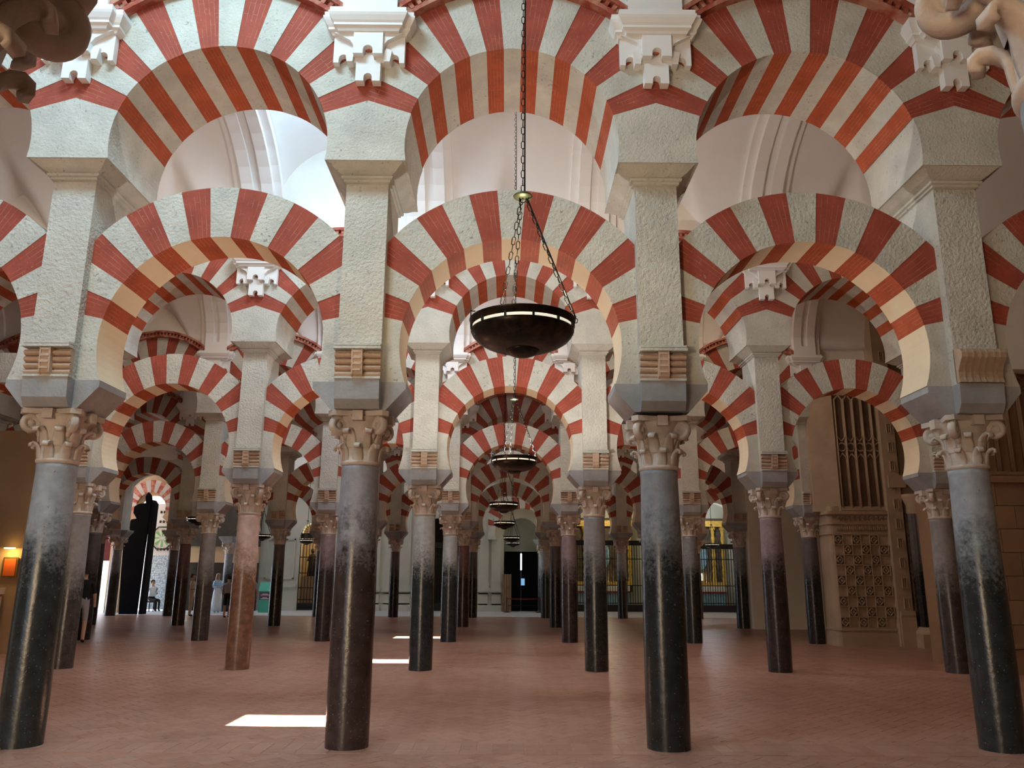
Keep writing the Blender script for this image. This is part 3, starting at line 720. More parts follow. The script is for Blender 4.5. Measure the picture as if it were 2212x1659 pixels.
# ------------------------------------------------------------------ back wall with chapels
BY=40.3
def opening(m,x0,x1,y0,y1,ztop,spring,ox0,ox1,mi=0):
    # wall piece from x0 to x1 with one round-headed opening ox0..ox1
    c=(ox0+ox1)/2; r=(ox1-ox0)/2
    m.prism([(x0,0),(ox0,0),(ox0,spring)]+[(c-r*cos(pi*k/14),spring+r*sin(pi*k/14)) for k in range(15)][1:]+[(ox1,0),(x1,0),(x1,ztop),(x0,ztop)],y0,y1,mi)
m=M(); HT=6.7
opening(m,-15.2,-7.4,BY,BY+.5,HT,3.55,-10.05,-8.85); opening(m,-7.4,-1.45,BY,BY+.5,HT,3.3,-4.45,-2.2)
opening(m,-1.45,2.0,BY,BY+.5,HT,3.6,-.12,1.58); opening(m,2.0,8.0,BY,BY+.5,HT,3.8,3.3,6.8); opening(m,8.0,11.9,BY,BY+.5,HT,4.0,8.9,11.4); opening(m,11.9,16,BY,BY+.5,HT,4.0,12.3,14.8)
WB=struct('wall_back',m,'pale_wall')
# pilasters with sunk panels, pedestals and plinth
def m_pil(wd):
    m=M(); h=wd/2; p=.055
    def frame(z0,z1,d,pts):
        pass
    m.box(-h,h,-.10,0,0,.16); m.box(-h+.02,h-.02,-.09,0,.16,.30)
    for a,b in ((-h+.05,-p*1.6),(p*1.6,h-.05)): m.box(a,b,-.06,0,.30,.86)
    m.box(-h+.05,h-.05,-.06,0,.30,.36); m.box(-h+.05,h-.05,-.06,0,.80,.86)
    m.box(-h,h,-.10,0,.86,.92); m.box(-h-.04,h+.04,-.14,0,.92,.98); m.box(-h,h,-.11,0,.98,1.12)
    for s in (-1,1): m.prism([(s*(h-.06),1.12),(s*p*1.2,1.12),(s*.008,1.22),(s*.008,1.30),(s*p*1.2,1.40),(s*p*1.2,5.6),(s*(h-.06),5.6)],-.07,0)
    m.box(-h+.06,h-.06,-.07,0,5.55,6.2); m.box(-.02,.02,-.01,0,1.2,5.6); return m
for x,wd in ((-5.25,1.35),(-.78,1.15),(2.45,1.0),(-7.6,1.0),(7.6,1.0),(-6.5,.9)): ob('pilaster',cached('pil%.2f'%wd,lambda:m_pil(wd).mesh('pilaster','pale_wall')),WB,(x,BY,0))
# wall panels left of the barred chapel
def m_wpan():
    m=M(); m.box(-.85,.85,-.05,0,1.02,1.08); m.box(-.85,.85,-.08,0,1.08,1.22); m.box(-.85,.85,-.03,0,.0,.2)
    for a,b,c,d in ((-.7,.7,1.45,1.52),(-.7,.7,3.3,3.37),(-.7,-.63,1.45,3.37),(.63,.7,1.45,3.37)): m.box(a,b,-.05,0,c,d)
    return m
ob('wall_panel',m_wpan().mesh('wall_panel','pale_wall'),WB,(-10.95,BY,0))
# chapel niches behind the openings
def niche(x0,x1,depth,mat,zt=6.4):
    m=M(); y0,y1=BY+.5,BY+depth
    m.box(x0,x1,y1,y1+.1,0,zt); m.box(x0-.1,x0,y0,y1,0,zt); m.box(x1,x1+.1,y0,y1,0,zt); m.box(x0,x1,y0,y1,zt,zt+.1); struct('wall_chapel',m,mat)
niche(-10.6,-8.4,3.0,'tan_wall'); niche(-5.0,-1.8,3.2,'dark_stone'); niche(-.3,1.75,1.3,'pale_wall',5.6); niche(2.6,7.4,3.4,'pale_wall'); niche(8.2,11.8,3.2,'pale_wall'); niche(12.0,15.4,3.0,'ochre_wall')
def lampl(x,y,z,e,c,r=.15):
    l=bpy.data.lights.new('chapel_light','POINT'); l.energy=e; l.color=c; l.shadow_soft_size=r; o=bpy.data.objects.new('chapel_light',l); COL.objects.link(o); o.location=(x,y,z)
lampl(-9.5,BY+1.2,3.6,60,(1,.86,.55)); lampl(-3.3,BY+1.5,2.4,6,(1,.75,.4)); lampl(5.0,BY+1.4,4.6,75,(1,.86,.6)); lampl(10.1,BY+1.3,4.6,70,(.9,.93,1)); lampl(13.5,BY+1.2,3.8,110,(1,.85,.5)); lampl(.7,BY-1.6,3.6,10,(.9,1,.8))
def grille(x0,x1,y,z0,zt,spring,label,step=.115,rails=(.12,.42,1.25,2.5)):
    g=ob('grille',None,None,((x0+x1)/2,y,0),label=label,cat='grille',group='iron chapel grilles'); h=(x1-x0)/2; n=int((x1-x0)/step)
    def bar(L): return M().box(-.014,.014,-.014,.014,0,L).mesh('bar','black_iron')
    for i in range(n+1):
        x=-h+(x1-x0)*i/n; L=zt-z0
        ob('bar',cached('bar%.2f'%L,lambda:bar(L)),g,(x,0,z0))
    for z in rails: ob('rail',cached('rail%.2f'%(x1-x0),lambda:M().box(-h,h,-.018,.018,-.02,.02).mesh('rail','black_iron')),g,(0,0,z))
    ob('head_beam',M().box(-h-.05,h+.05,-.05,.05,zt,zt+.24).mesh('head_beam','black_iron'),g)
    ob('foot_panel',M().box(-h,h,-.02,.02,z0,z0+.32).mesh('foot_panel','black_iron'),g)
    return g
g=grille(-10.03,-8.87,BY+.15,.02,3.4,3.55,'tall iron grille of the arched chapel with a dark statue on the left',.13,(.5,1.05,1.75,2.5))
fan=M()
for k in range(13):
    a=pi*k/12; fan.tube([(.0,0,3.68),(.57*cos(a),0,3.62+.57*sin(a))],.011,5)
fan.tube([(.57*cos(pi*k/16),0,3.62+.57*sin(pi*k/16)) for k in range(17)],.02,6); ob('fanlight',fan.mesh('fanlight','black_iron'),g)
grille(-4.4,-2.25,BY+.15,.02,3.0,3.3,'iron grille of the dark chapel glimpsed left of the middle aisle',.12)
grille(3.35,6.75,BY+.15,.02,3.15,3.8,'wide iron grille before the gilded altar right of the middle aisle',.12)
grille(8.95,11.35,BY+.15,.02,3.0,4,'iron grille before the altar with the bright white cloth on the right',.12)
g=grille(12.3,14.8,BY+.15,.55,3.5,4,'iron grille before the ochre lit chapel on the far right',.16,(.7,1.6,2.6))
m=M(); m.box(11.6,15.9,BY-.45,BY-.05,0,.55); m.box(11.55,15.9,BY-.5,BY-.05,.50,.56); ob('stone_bench',m.mesh('stone_bench','tan_stone'),label='low stone ledge under the ochre chapel grille on the right',cat='ledge')
# altars
def altar(x,y,wd,label,front):
    a=ob('altar',None,None,(x,y,0),label=label,cat='altar'); h=wd/2
    ob('altar_table',M().box(-h*.8,h*.8,-.6,0,0,.95).mesh('altar_table',front),a)
    ob('altar_cloth',M().box(-h*.84,h*.84,-.64,0,.95,1.22).mesh('altar_cloth','altar_white'),a)
    ob('cloth_trim',M().box(-h*.84,h*.84,-.65,-.60,.86,.95).mesh('cloth_trim','altar_red'),a)
    ob('retable',M().box(-h,h,.15,.3,.9,4.7).mesh('retable','altar_dark'),a)
    def tw():
        m=M(); pr=[]
        for i in range(26): pr.append((.09+.018*sin(i*1.6),1.45+i*.105))
        m.lathe([(.14,1.3),(.14,1.42)]+pr+[(.15,4.1),(.15,4.25),(0,4.25)],12); return m.mesh('twisted_column','gold')
    for k in (-.92,-.55,.55,.92): ob('twisted_column',cached('tw',tw),a,(h*k,.02,0))
    ob('gilt_cornice',M().box(-h*1.02,h*1.02,-.15,.2,4.25,4.55).mesh('gilt_cornice','gold'),a); ob('gilt_shelf',M().box(-h*1.0,h*1.0,-.1,.2,1.22,1.42).mesh('gilt_shelf','gold'),a)
    m=M(); pts=[(.42*cos(2*pi*k/20),.75*sin(2*pi*k/20)) for k in range(20)]; m.prism([(a_,2.75+b_) for a_,b_ in pts],.05,.16); ob('painting',m.mesh('painting','altar_blue'),a)
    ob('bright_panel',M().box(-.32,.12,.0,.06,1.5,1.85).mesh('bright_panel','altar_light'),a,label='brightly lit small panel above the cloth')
    def cand():
        m=M(); m.lathe([(.05,1.42),(.03,1.45),(.015,1.5),(.02,1.65),(.012,1.7),(.012,1.95),(0,1.96)],8); return m.mesh('candlestick','gilt_metal')
    for k in (-.35,-.2,.2,.35): ob('candlestick',cached('cand',cand),a,(h*k,-.2,0))
    return a
altar(5.0,BY+3.0,3.2,'gilded altar with twisted columns behind the wide grille','altar_blue'); altar(10.1,BY+2.9,2.7,'altar with bright white cloth and red trim behind the right grille','altar_blue')
m=M(); m.tube([(0,0,0),(0,0,.5),(0,0,.9),(0,0,1.15),(0,0,1.25)],[.26,.22,.17,.16,.06],10); m.tube([(0,0,1.24),(0,0,1.32),(0,0,1.46),(0,0,1.50)],[.05,.10,.10,.03],10); m.tube([(.15,-.02,1.08),(.24,-.12,.85),(.16,-.25,.95)],[.06,.05,.04],8); m.tube([(-.15,-.02,1.08),(-.24,-.1,.85),(-.14,-.24,.90)],[.06,.05,.04],8)
st=ob('statue',m.mesh('statue','dark_wood'),None,(-9.75,BY+1.5,1.6),scale=(.9,.9,.9),label='dark robed statue on a pedestal behind the left chapel grille',cat='statue')
ob('pedestal',M().box(-.42,.42,-.3,.5,0,1.6).mesh('pedestal','tan_stone'),None,(-9.75,BY+1.5,0),label='pale stone pedestal under the dark robed statue',cat='pedestal')
# middle door: black leaves with a bright gap, barrier, leaning boards, niche arch
D=ob('door_1',None,None,(.74,BY+.9,0),kind='structure')
for s in (-1,1):
    lf=ob('door_leaf',M().box(min(s*.02,s*.82),max(s*.02,s*.82),-.04,.04,0,2.85).mesh('door_leaf','door_black'),D)
    ob('handle',M().box(s*.35-.008,s*.35+.008,-.07,-.04,1.35,1.6).mesh('handle','chain_iron'),lf)
ob('door_gap',M().box(-.035,.04,-.045,.0,1.95,2.75).mesh('door_gap','bright_glass'),D,label='bright gap of daylight between the leaves')
ob('door_pane',M().box(-.0,.18,-.046,-.0,1.22,1.55).mesh('door_pane','window_bluewhite'),D,label='small blue pane')
lower_arch(-1.0,2.55,BY-.31,'pale lit horseshoe arch over the black door at the end of the aisle')
b=ob('barrier',None,None,(.8,BY-.9,0),label='red rope barrier on dark posts before the black door',cat='barrier')
rp=M(); rp.tube([(-.75,0,.62),(-.3,0,.60),(.2,0,.60),(.75,0,.62)],.022,6); ob('rope',rp.mesh('rope','red_rope'),b)
for x in (-.75,.75):
    ps=M(); ps.lathe([(.14,0),(.14,.02),(.025,.04),(.022,.66),(.03,.69),(0,.7)],12); ob('post',ps.mesh('post','black_iron'),b,(x,0,0))
ob('lower_bar',M().box(-.7,.7,-.01,.01,.30,.33).mesh('lower_bar','chain_iron'),b)
for i in range(4):
    q=ob('board',cached('board',lambda:M().box(-.05,.05,-.02,.02,0,1.75,0).mesh('board','board_wood')),None,(-.14+.115*i,BY-.35-.03*i,0),(radians(-5),0,0),label=f'narrow wooden board leaning beside the black door, {ORD[i]} from the left',cat='board',group='boards leaning beside the black door')
column(1.75,BY-.75,'shaft_pale_blue','slim pale column just right of the black door',False)
column(-12.85,38.5,'shaft_grey','slim grey column behind the visitors near the left door',False)
# partition behind the visitors
m=M(); m.box(-15.1,-11.8,39.6,39.75,0,2.2,0); m.box(-15.1,-11.8,39.6,39.75,2.2,2.95,1); m.box(-15.1,-11.8,39.5,39.75,2.95,3.12,2); m.box(-15.1,-11.8,39.6,39.75,3.12,9,2); struct('wall_partition',m,['dark_wood','tan_wall','dark_stone'])
# ------------------------------------------------------------------ left portal
P=ob('portal_arch',None,None,(-14.75,34.15,0),label='tall pale horseshoe portal arch framing the bright doorway on the left',cat='arch')
def ringprof(r,zc,zs):
    a=radians(118); return [(r*sin(-a+2*a*k/24),zc+r*cos(-a+2*a*k/24)) for k in range(25)]
i_=ringprof(1.22,4.50,3.4); o_=ringprof(1.50,4.50,3.4)
m=M()
for k in range(24): m.prism([i_[k],i_[k+1],o_[k+1],o_[k]],-.3,.3)
for s in (-1,1): m.prism([(s*1.08,3.95),(s*1.35,3.95),(s*1.45,3.3),(s*.95,3.3)],-.3,.3); m.prism([(s*.95,3.3),(s*1.5,3.3),(s*1.40,3.08),(s*1.0,3.08)],-.3,.3,1)
ob('arch_ring',m.mesh('arch_ring',['ivory_stone','grey_marble']),P)
PY=36.6; PC=-15.85
half=[(1.0,0),(1.0,3.0),(.78,3.15),(.86,3.45),(.83,3.75),(.68,3.98),(.52,4.10),(.63,4.30),(.66,4.52),(.58,4.78),(.40,4.98),(.2,5.08)]
op=[(-x,z) for x,z in half]+[(x,z) for x,z in reversed(half)]
m=M(); m.prism([(-16.95-0,0)]+[(PC+x,z) for x,z in op]+[(-14.45,0),(-14.45,9.7),(-16.95,9.7)],PY,PY+.5)
m.box(-17.45,-16.95,PY,PY+.5,0,9.7); m.box(-18.05,-17.45,PY,PY+.5,2.2,9.7,1); m.box(XL,-18.05,PY,PY+.5,0,9.7); struct('wall_portal',m,['tan_wall','red_curtain'])
F=ob('fan_arch',None,None,(PC,PY-.03,0),label='fan of red and cream voussoirs above the lobed left doorway',cat='arch')
for k in range(17):
    a0=-radians(100)+radians(200)*k/17; a1=a0+radians(200)/17
    q=M(); q.prism([(.66*sin(a0),4.55+.66*cos(a0)),(.66*sin(a1),4.55+.66*cos(a1)),(1.2*sin(a1),4.55+1.2*cos(a1)),(1.2*sin(a0),4.55+1.2*cos(a0))],-.05,.02)
    ob('voussoir',q.mesh('voussoir','ivory_stone' if k%2 else 'red_face'),F)
L=ob('door_2',None,None,(-15.8,35.3,0),kind='structure')
leaf=[(-.36,0),(-.46,1.82),(-.50,3.07),(-.36,3.36),(-.38,3.66),(-.27,3.91),(-.06,3.95),(-.22,4.19),(-.21,4.46),(.01,4.58),(.27,4.61),(.22,4.9),(.33,5.08),(.46,4.94),(.50,4.80),(.43,2.4),(.38,0)]
ob('door_leaf',M().prism(leaf,-.05,.05).mesh('door_leaf','door_black'),L)
ob('door_edge',M().prism([(.47,0),(.60,0),(.64,4.6),(.52,4.75)],-.06,.4).mesh('door_edge','door_black'),L)
# daylight outside, seen through the left doorways
m=M(); m.box(-24,-14.0,42.5,42.7,-.1,6.5); struct('wall_outside',m,'outer_white')
LS=ob('lattice_panel',None,None,(-16.1,38.9,0),label='pale carved lattice screen standing in daylight outside the left doorway',cat='screen')
ob('screen',M().box(-.75,.42,0,.08,.05,2.5).mesh('screen','lattice_screen'),LS); ob('frame',M().box(-.75,.42,-.02,.06,2.5,2.62).mesh('frame','outer_white'),LS); ob('upper_panel',M().box(-.75,.42,.02,.08,2.62,4.9).mesh('upper_panel','outer_white'),LS)
oc=[(-.1+.55*cos(pi/8+k*pi/4),3.3+.55*sin(pi/8+k*pi/4)) for k in range(8)]; q=M()
for k in range(8):
    a=oc[k]; b2=oc[(k+1)%8]; q.tube([(a[0],0,a[1]),(b2[0],0,b2[1])],.03,5)
ob('octagon_frame',q.mesh('octagon_frame','dark_stone'),LS)
for k in range(8):
    a=k*pi/4; q=M(); q.prism([(-.1+.08*cos(a),3.3+.08*sin(a)),(-.1+.40*cos(a-.16),3.3+.40*sin(a-.16)),(-.1+.40*cos(a+.16),3.3+.40*sin(a+.16))],.0,.03); ob('petal',q.mesh('petal','green_leaf'),LS)
for z0,n in ((2.72,4),(4.0,3),(4.45,3)):
    for k in range(n):
        q=M(); q.box(-.3+.16*k,-.22+.16*k,.0,.03,z0,z0+.12); q.box(-.3+.16*k,-.18+.16*k,.0,.03,z0+.05,z0+.075); ob('carved_stroke',q.mesh('carved_stroke','dark_stone'),LS)
# ------------------------------------------------------------------ Gothic masonry on the right
def tracery(parent,x0,y,z0,n,wd,zl,zc,zu,zt,mat):
    # two tiers of lancets with a row of circles between, mullions standing proud of a sunk back
    W_=n*wd
    ob('sunk_back',M().box(0,W_,.10,.2,z0-.05,zt+.6).mesh('sunk_back','tan_recess_shade' if mat=='tan_stone' else mat),parent,(x0,y,0))
    def mull(h):
        m=M(); m.tube([(0,.05,0),(0,.05,h)],.042,6); m.tube([(0,.0,0),(0,.0,h)],.022,5); return m.mesh('mullion',mat)
    h=zt-z0
    for i in range(n+1): ob('mullion',cached('mul%.2f'%h,lambda:mull(h)),parent,(x0+i*wd,y,z0))
    def head():
        m=M(); pts=[(0,0,0)]
        for s in (-1,1): m.tube([(s*wd/2,.03,0),(s*wd*.42,.03,.07),(s*wd*.25,.03,.13),(0,.03,.19)],.022,5)
        return m.mesh('lancet_head',mat)
    def circ():
        m=M(); m.tube([(wd*.42*cos(2*pi*k/12),.03,wd*.42*sin(2*pi*k/12)) for k in range(12)],.022,5,closed=True); return m.mesh('tracery_ring',mat)
    for i in range(n):
        cx=x0+(i+.5)*wd
        ob('lancet_head',cached('lh%.2f'%wd+mat,head),parent,(cx,y,zl)); ob('tracery_ring',cached('tr%.2f'%wd+mat,circ),parent,(cx,y,zc))
        ob('lancet_foot',cached('lh%.2f'%wd+mat,head),parent,(cx,y,zu+.0),(pi,0,0) if False else (0,pi,0)); ob('lancet_head',cached('lh%.2f'%wd+mat,head),parent,(cx,y,zt-.1))
        for k in (0,1): ob('tracery_ring',cached('tr%.2f'%wd+mat,circ),parent,(cx+(wd/2 if k else 0),y,zt+.22+.17*k))
    ob('sill',M().box(-.03,W_+.03,-.03,.12,z0-.06,z0).mesh('sill',mat),parent,(x0,y,0))
G_=ob('gothic_pier',None,None,(7.92,20.1,0),scale=(.93,1,1),label='carved Gothic stone pier with diaper panels and blind tracery on the right',cat='pier')
m=M(); r_=.16; prof=[(r_,0),(1.58,0),(1.58,.72),(0,.72),(0,r_)]+[(r_-r_*cos(pi/2*k/5),r_-r_*sin(pi/2*k/5)) for k in range(1,5)]
m.prism(prof,.42,3.3,axis='z'); m.prism([(x*1.03-.03,y*1.0-.05) for x,y in prof],0,.30,axis='z'); m.prism([(x*1.015-.015,y-.02) for x,y in prof],.30,.36,axis='z'); m.prism([(x*1.03-.03,y-.04) for x,y in prof],.36,.42,axis='z')
ob('pier_core',m.mesh('pier_core','tan_stone'),G_)
for i,(z0,z1,d) in enumerate(((2.62,2.66,.03),(2.66,2.86,.02),(2.86,2.90,.05),(2.90,3.10,.05),(3.10,3.18,.11))):
    m=M(); m.prism([(x-d,y-d) if x<1 else (x,y-d) for x,y in prof],z0,z1,axis='z'); ob('cornice_band',m.mesh('cornice_band','tan_stone'),G_)
for j,(zz,n) in enumerate(((2.76,13),(3.0,11))):
    for k in range(n):
        m=M(); x=.18+1.38*(k+.5)/n
        if j: m.tube([(-.05,-.06,0),(-.02,-.075,.05),(.03,-.075,.03),(.05,-.06,-.05),(0,-.075,-.04)],[.012,.02,.02,.014,.01],5)
        else: m.box(-.035,-.018,-.04,-.01,-.05,.05+.02*(k%3)); m.box(.012,.03,-.04,-.01,-.05,.04); m.box(-.035,.03,-.04,-.01,-.05,-.03)
        ob('carved_ornament',m.mesh('carved_ornament','tan_stone'),G_,(x,0,zz))
def m_diam():
    m=M(); c=.092
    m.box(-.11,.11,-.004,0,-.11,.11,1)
    for a,b in (((-c,0),(0,c)),((0,c),(c,0)),((c,0),(0,-c)),((0,-c),(-c,0))): m.tube([(a[0],-.026,a[1]),(b[0],-.026,b[1])],.021,4)
    m.prism([(-.034,0),(0,-.034),(.034,0),(0,.034)],-.04,.0)
    for s in (-1,1): m.box(s*.112-.012,s*.112+.012,-.045,0,-.124,.124); m.box(-.124,.124,-.045,0,s*.114-.010,s*.114+.010)
    return m.mesh('diaper_square',['tan_stone','tan_recess_shade'])
def m_plain():
    m=M(); m.box(-.10,.10,-.006,0,-.10,.10); return m.mesh('plain_square','tan_stone')
for j in range(9):
    for i in range(6):
        dia=(i+j)%2==0
        ob('diaper_square' if dia else 'plain_square',cached('dia' if dia else 'pls',m_diam if dia else m_plain),G_,(.20+.235*i,0,.55+.2425*j))
ob('splay',M().prism([(-.25,.25),(.35,-.02),(.35,.6),(-.25,.6)],3.18,6.8,axis='z').mesh('splay','tan_stone'),G_)
ob('upper_core',M().box(.35,2.6,.15,.72,3.18,6.8).mesh('upper_core','tan_stone'),G_)
tracery(G_,.42,.0,3.26,5,.245,4.42,4.78,5.12,6.02,'tan_stone')
S_=ob('gothic_buttress',None,None,(9.40,19.95,0),label='slender carved stone buttress beside the Gothic pier',cat='buttress')
m=M(); m.box(-.06,.30,0,.85,0,8.4); m.box(-.03,.33,-.05,.8,0,.75); m.box(-.02,.32,-.06,.8,.72,.82); m.box(.33,1.0,.35,.85,0,8.4); m.box(.30,.95,.25,.8,.7,.85); m.box(.28,1.0,.2,.8,3.85,4.0); m.box(.0,.42,-.06,.8,3.75,4.05); ob('buttress_core',m.mesh('buttress_core','tan_stone'),S_)
def m_slot():
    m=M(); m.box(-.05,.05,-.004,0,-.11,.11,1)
    for a,b,c,d in ((-.06,-.042,-.12,.12),(.042,.06,-.12,.12),(-.06,.06,-.125,-.105),(-.06,.06,.105,.125)): m.box(a,b,-.03,0,c,d)
    m.box(-.012,.012,-.02,0,-.10,.10); return m.mesh('sunk_slot',['tan_stone','tan_recess_shade'])
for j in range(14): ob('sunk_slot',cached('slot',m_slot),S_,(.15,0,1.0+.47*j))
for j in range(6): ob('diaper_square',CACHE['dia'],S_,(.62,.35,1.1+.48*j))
C_=ob('fluted_column',None,None,(10.02,19.9,0),label='dark fluted column at the right beside the Gothic buttress',cat='column')
m=M(); pts=[]
for k in range(40): a=2*pi*k/40; r=.23 if k%2 else .205; pts.append((r*cos(a),r*sin(a)))
m.prism(pts,.45,3.1,axis='z'); ob('shaft',m.mesh('shaft','shaft_dark'),C_); m=M(); m.box(-.34,.34,-.34,.34,0,.3); m.lathe([(.33,.3),(.34,.36),(.28,.42),(.25,.46),(0,.46)],24); ob('base',m.mesh('base','tan_stone'),C_); m=M(); m.lathe([(.22,3.1),(.25,3.15),(.24,3.3),(.33,3.5),(.33,3.58),(0,3.58)],20); ob('capital',m.mesh('capital','tan_stone'),C_)
m=M(); m.box(10.6,XR,21.5,21.8,0,9.7); struct('wall_gothic',m,'tan_stone')
W_=ob('carved_wall',None,None,(8.25,14.2,0),label='warm stone wall with blind tracery at the right edge',cat='wall')
ob('wall_core',M().box(0,4,.12,2.2,0,9.6).mesh('wall_core','ashlar'),W_)
for j in range(8):
    for i in range(4):
        q=M(); x0=i*.62-(.3 if j%2 else 0); q.box(max(0,x0)+.005,x0+.615,0+random.uniform(-.004,.004),.15,.40*j+.005,.40*j+.395); ob('stone',q.mesh('stone','ashlar'),W_)
ob('string_course',M().box(-.02,2.4,-.05,.15,.42,.50).mesh('string_course','ashlar'),W_); ob('string_course',M().box(-.02,2.4,-.05,.15,3.2,3.32).mesh('string_course','ashlar'),W_)
tracery(W_,.02,.05,3.40,6,.245,4.75,5.2,5.6,6.9,'ashlar')
# ------------------------------------------------------------------ left chapel block with a lit picture
m=M(); m.box(-15,-9.78,17,19.2,0,4.5); struct('wall_side',m,'tan_wall')
ob('picture_frame',M().box(-.15,.15,-.03,0,-.20,.20).mesh('picture_frame','gilt_metal'),None,(-10.08,16.98,1.68),label='small framed orange picture lit on the far left wall',cat='picture'); bpy.data.objects['picture_frame'].name='picture'
ob('canvas',M().box(-.12,.12,-.04,-.028,-.17,.17).mesh('canvas','picture_red'),bpy.data.objects['picture'])
pl=ob('picture_light',M().box(-.1,.1,-.03,.03,-.012,.012).mesh('picture_light','lamp_glow'),None,(-10.08,16.86,2.06),label='small glowing picture light above the orange picture',cat='lamp'); ob('arm',M().box(-.01,.01,0,.14,-.008,.008).mesh('arm','gilt_metal'),pl)
l=bpy.data.lights.new('picture_spot','AREA'); l.energy=5; l.size=.12; l.color=(1,.62,.2); o=bpy.data.objects.new('picture_spot',l); COL.objects.link(o); o.location=(-10.08,16.80,2.04); o.rotation_euler=(radians(30),0,0)
m=M(); m.box(-11.2,-10.15,16.2,16.95,0,1.15); m.box(-11.25,-10.1,16.15,16.95,1.15,1.28); ob('stone_ledge',m.mesh('stone_ledge','tan_wall'),None,label='low tan stone ledge at the left edge below the lit picture',cat='ledge')
# ------------------------------------------------------------------ information stand
K=ob('info_stand',None,None,(-10.8,37.7,0),label='green information stand with a slanted top beside a dark column',cat='sign')
ob('stand_body',M().box(-.27,.27,-.06,.06,.0,.95).mesh('stand_body','kiosk_green'),K); ob('slanted_panel',M().prism([(-.10,.93),(-.04,.93),(.20,1.32),(.14,1.32)],-.30,.30,axis='x').mesh('slanted_panel','kiosk_green'),K)
q=ob('print_band',M().box(-.25,.25,-.066,-.06,.55,.88).mesh('print_band','kiosk_dark'),K)
for z,wd in ((.80,.12),(.76,.20),(.64,.10),(.60,.18)): ob('print_line',M().box(-wd,wd,-.070,-.066,z-.015,z+.015).mesh('print_line','print_white'),q)
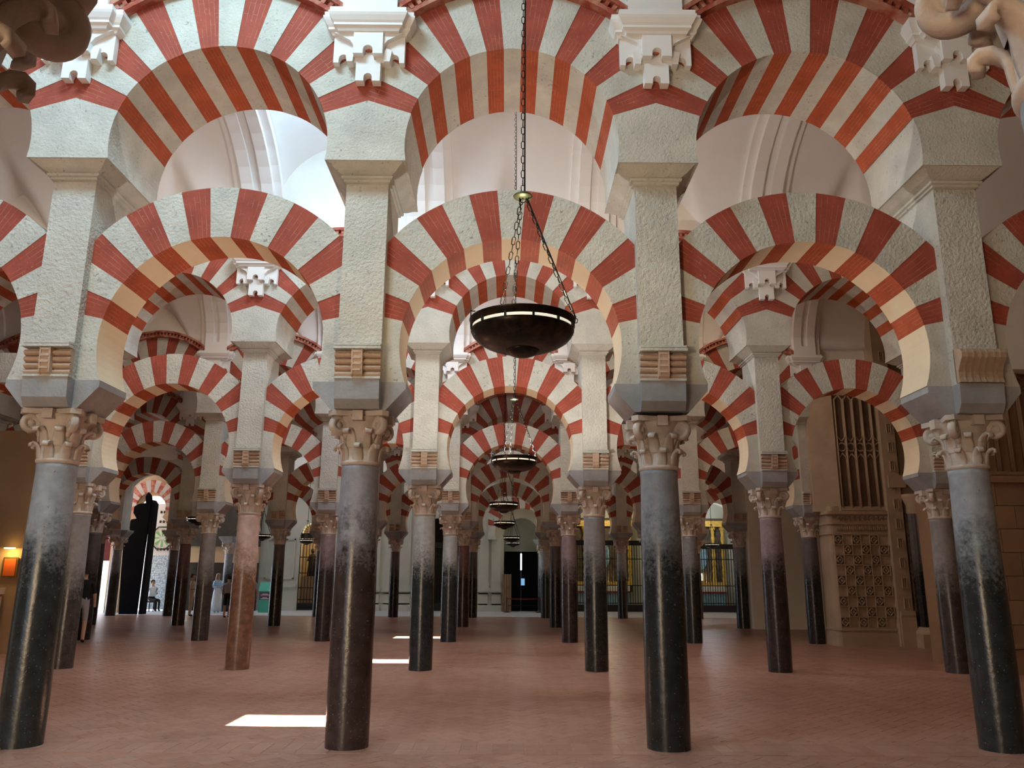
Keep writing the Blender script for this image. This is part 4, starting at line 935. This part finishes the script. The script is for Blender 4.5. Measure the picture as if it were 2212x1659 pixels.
# ------------------------------------------------------------------ people
def person(x,y,rz,h,label,top,legs,shoe,hair,pose,long_hair=False,hat=False,skirt=False,shorts=False):
    k=h/1.70
    J={'pel':(0,0,.95),'spi':(0,.0,1.12),'che':(0,0,1.32),'nek':(0,.0,1.46),'hd0':(0,-.01,1.53),'hd1':(0,-.015,1.62),'hd2':(0,-.01,1.69)}
    R={'pel':.135,'spi':.120,'che':.135,'nek':.052,'hd0':.065,'hd1':.088,'hd2':.055}
    E_=[('pel','spi'),('spi','che'),('che','nek'),('nek','hd0'),('hd0','hd1'),('hd1','hd2')]
    for s,n in ((1,'l'),(-1,'r')):
        A=pose.get('arm_'+n,[(.20,0,1.36),(.25,.02,1.10),(.26,-.06,.88),(.26,-.09,.80)]); Lg=pose.get('leg_'+n,[(.09,0,.86),(.10,-.01,.48),(.10,.02,.08),(.10,-.10,.03)])
        for a,p,r in zip(('sh','el','wr','ha'),A,(.058,.043,.03,.035)): J[a+n]=(s*p[0],p[1],p[2]); R[a+n]=r
        for a,p,r in zip(('hi','kn','an','to'),Lg,(.088,.058,.042,.036)): J[a+n]=(s*p[0],p[1],p[2]); R[a+n]=r
        E_+= [('che','sh'+n),('sh'+n,'el'+n),('el'+n,'wr'+n),('wr'+n,'ha'+n),('pel','hi'+n),('hi'+n,'kn'+n),('kn'+n,'an'+n),('an'+n,'to'+n)]
    names=list(J); dz=pose.get('drop',0)
    me=bpy.data.meshes.new('person'); me.from_pydata([Vector(J[n])*k+Vector((0,0,-dz)) for n in names],[(names.index(a),names.index(b)) for a,b in E_],[])
    t=bpy.data.objects.new('tmp',me); COL.objects.link(t); sk=t.modifiers.new('s','SKIN'); sk.use_smooth_shade=True; su=t.modifiers.new('u','SUBSURF'); su.levels=2
    for i,n in enumerate(names):
        d=me.skin_vertices[0].data[i]; d.radius=(R[n]*k*(1.25 if n in('pel','spi','che') else 1),R[n]*k*(.85 if n in('pel','spi','che') else 1)); d.use_root=(n=='pel')
    dg=bpy.context.evaluated_depsgraph_get(); new=bpy.data.meshes.new_from_object(t.evaluated_get(dg)); bpy.data.objects.remove(t); new.name='person'
    new.materials.clear()
    for mt in ('skin',top,legs,shoe): new.materials.append(MATS[mt])
    near={n:Vector(J[n])*k+Vector((0,0,-dz)) for n in names}
    for p in new.polygons:
        b=min(names,key=lambda n:(near[n]-p.center).length/ (R[n]+.05)); z=(p.center.z+dz)/k
        if b in('pel',) or b[:2] in('hi',): mi=2
        elif b in('spi','che') or b[:2]=='sh' : mi=1
        elif b[:2]=='el': mi=1 if (near['sh'+b[2]]-p.center).length<.26*k else 0
        elif b[:2]=='kn': mi=0 if (shorts and p.center.z<near[b].z+.02) else 2
        elif b[:2] in('an',): mi=3 if p.center.z<near[b].z-.0 else (0 if shorts else 2)
        elif b[:2]=='to': mi=3
        else: mi=0
        if b=='pel' and z>1.0: mi=1
        p.material_index=mi; p.use_smooth=True
    o=ob('person',new,None,(x,y,0),rz,label=label,cat='person')
    def hm(m,n,mt): return ob(n,m.mesh(n,mt),o,(0,0,-dz),scale=(k,k,k))
    m=M(); m.lathe([(.0,1.735),(.05,1.728),(.085,1.70),(.10,1.65),(.101,1.60),(.092,1.57)],16,cy=.012,a0=radians(-15),a1=radians(195))
    if long_hair: m.lathe([(.101,1.62),(.105,1.55),(.11,1.45),(.10,1.36),(.06,1.33)],12,cy=.012,a0=radians(-5),a1=radians(185))
    m.lathe([(0,1.735),(.05,1.728),(.088,1.70),(.094,1.68)],16,cy=.008); hm(m,'hair',hair)
    m=M(); m.tube([(0,-.10,1.625),(0,-.118,1.60),(0,-.10,1.592)],[.006,.012,.008],6)
    for s in (-1,1): m.tube([(s*.088,.0,1.635),(s*.096,.005,1.61),(s*.088,.0,1.585)],[.01,.014,.008],6)
    hm(m,'face','skin'); m=M()
    for s in (-1,1): m.box(s*.033-.012,s*.033+.012,-.098,-.085,1.628,1.640)
    m.box(-.025,.025,-.097,-.085,1.560,1.567); hm(m,'eyes_and_mouth','hair_dark')
    if hat: m=M(); m.lathe([(.19,1.668),(.10,1.685),(.098,1.75),(.06,1.775),(0,1.78)],20); m.lathe([(.19,1.664),(0,1.67)],20); hm(m,'hat','straw')
    if skirt: m=M(); m.lathe([(.13,1.06),(.165,.95),(.19,.7),(.22,.35),(.26,.07),(.24,.07),(.1,.9)],22); hm(m,'skirt',legs)
    return o
FOLD=[(.19,0,1.36),(.24,.0,1.12),(.12,-.24,1.12),(.03,-.27,1.14)]; UPA=[(.19,0,1.36),(.25,-.12,1.18),(.12,-.24,1.38),(.08,-.22,1.46)]
person(-12.80,37.2,radians(58),1.66,'woman in light blue top and long white skirt standing near the left door','cloth_blue','cloth_white','cloth_white','hair_fair',{'arm_l':FOLD,'arm_r':FOLD},long_hair=True,skirt=True)
bpy.data.objects['person']['label']='person in light blue top and long white skirt standing near the left door'
person(-10.72,32.4,radians(172),1.56,'person in grey shirt and black shorts seen from behind beside the pink column','cloth_grey','cloth_black','cloth_black','hair_dark',{},shorts=True)
person(-10.32,33.9,radians(20),1.62,'person in a pale hat half hidden behind the pink column','cloth_blue','cloth_black','cloth_black','hair_dark',{'arm_r':UPA},hat=True)
person(-12.50,33.4,radians(100),1.62,'person in beige clothes half hidden by a dark column','cloth_beige','cloth_beige','cloth_black','hair_dark',{'arm_r':FOLD})
person(-9.93,19.75,radians(200),1.70,'person in black top and grey shorts half hidden by a left column','cloth_black','cloth_grey','cloth_black','hair_dark',{},shorts=True)
SIT=[(.09,0,.86),(.10,-.42,.84),(.10,-.42,.42),(.10,-.52,.38)]
person(-16.05,38.1,radians(60),1.70,'person in white shirt sitting on a stool outside the left doorway','cloth_white','cloth_black','cloth_black','hair_dark',{'leg_l':SIT,'leg_r':SIT,'arm_l':FOLD,'drop':.34})
T=ob('stool',None,None,(-16.02,38.1,0),label='dark stool under the seated person outside the left doorway',cat='stool'); ob('seat',M().box(-.2,.2,-.2,.2,.40,.45).mesh('seat','black_iron'),T)
for a in (-1,1):
    for b in (-1,1): ob('leg',cached('sleg',lambda:M().box(-.018,.018,-.018,.018,0,.40).mesh('leg','black_iron')),T,(a*.16,b*.16,0))
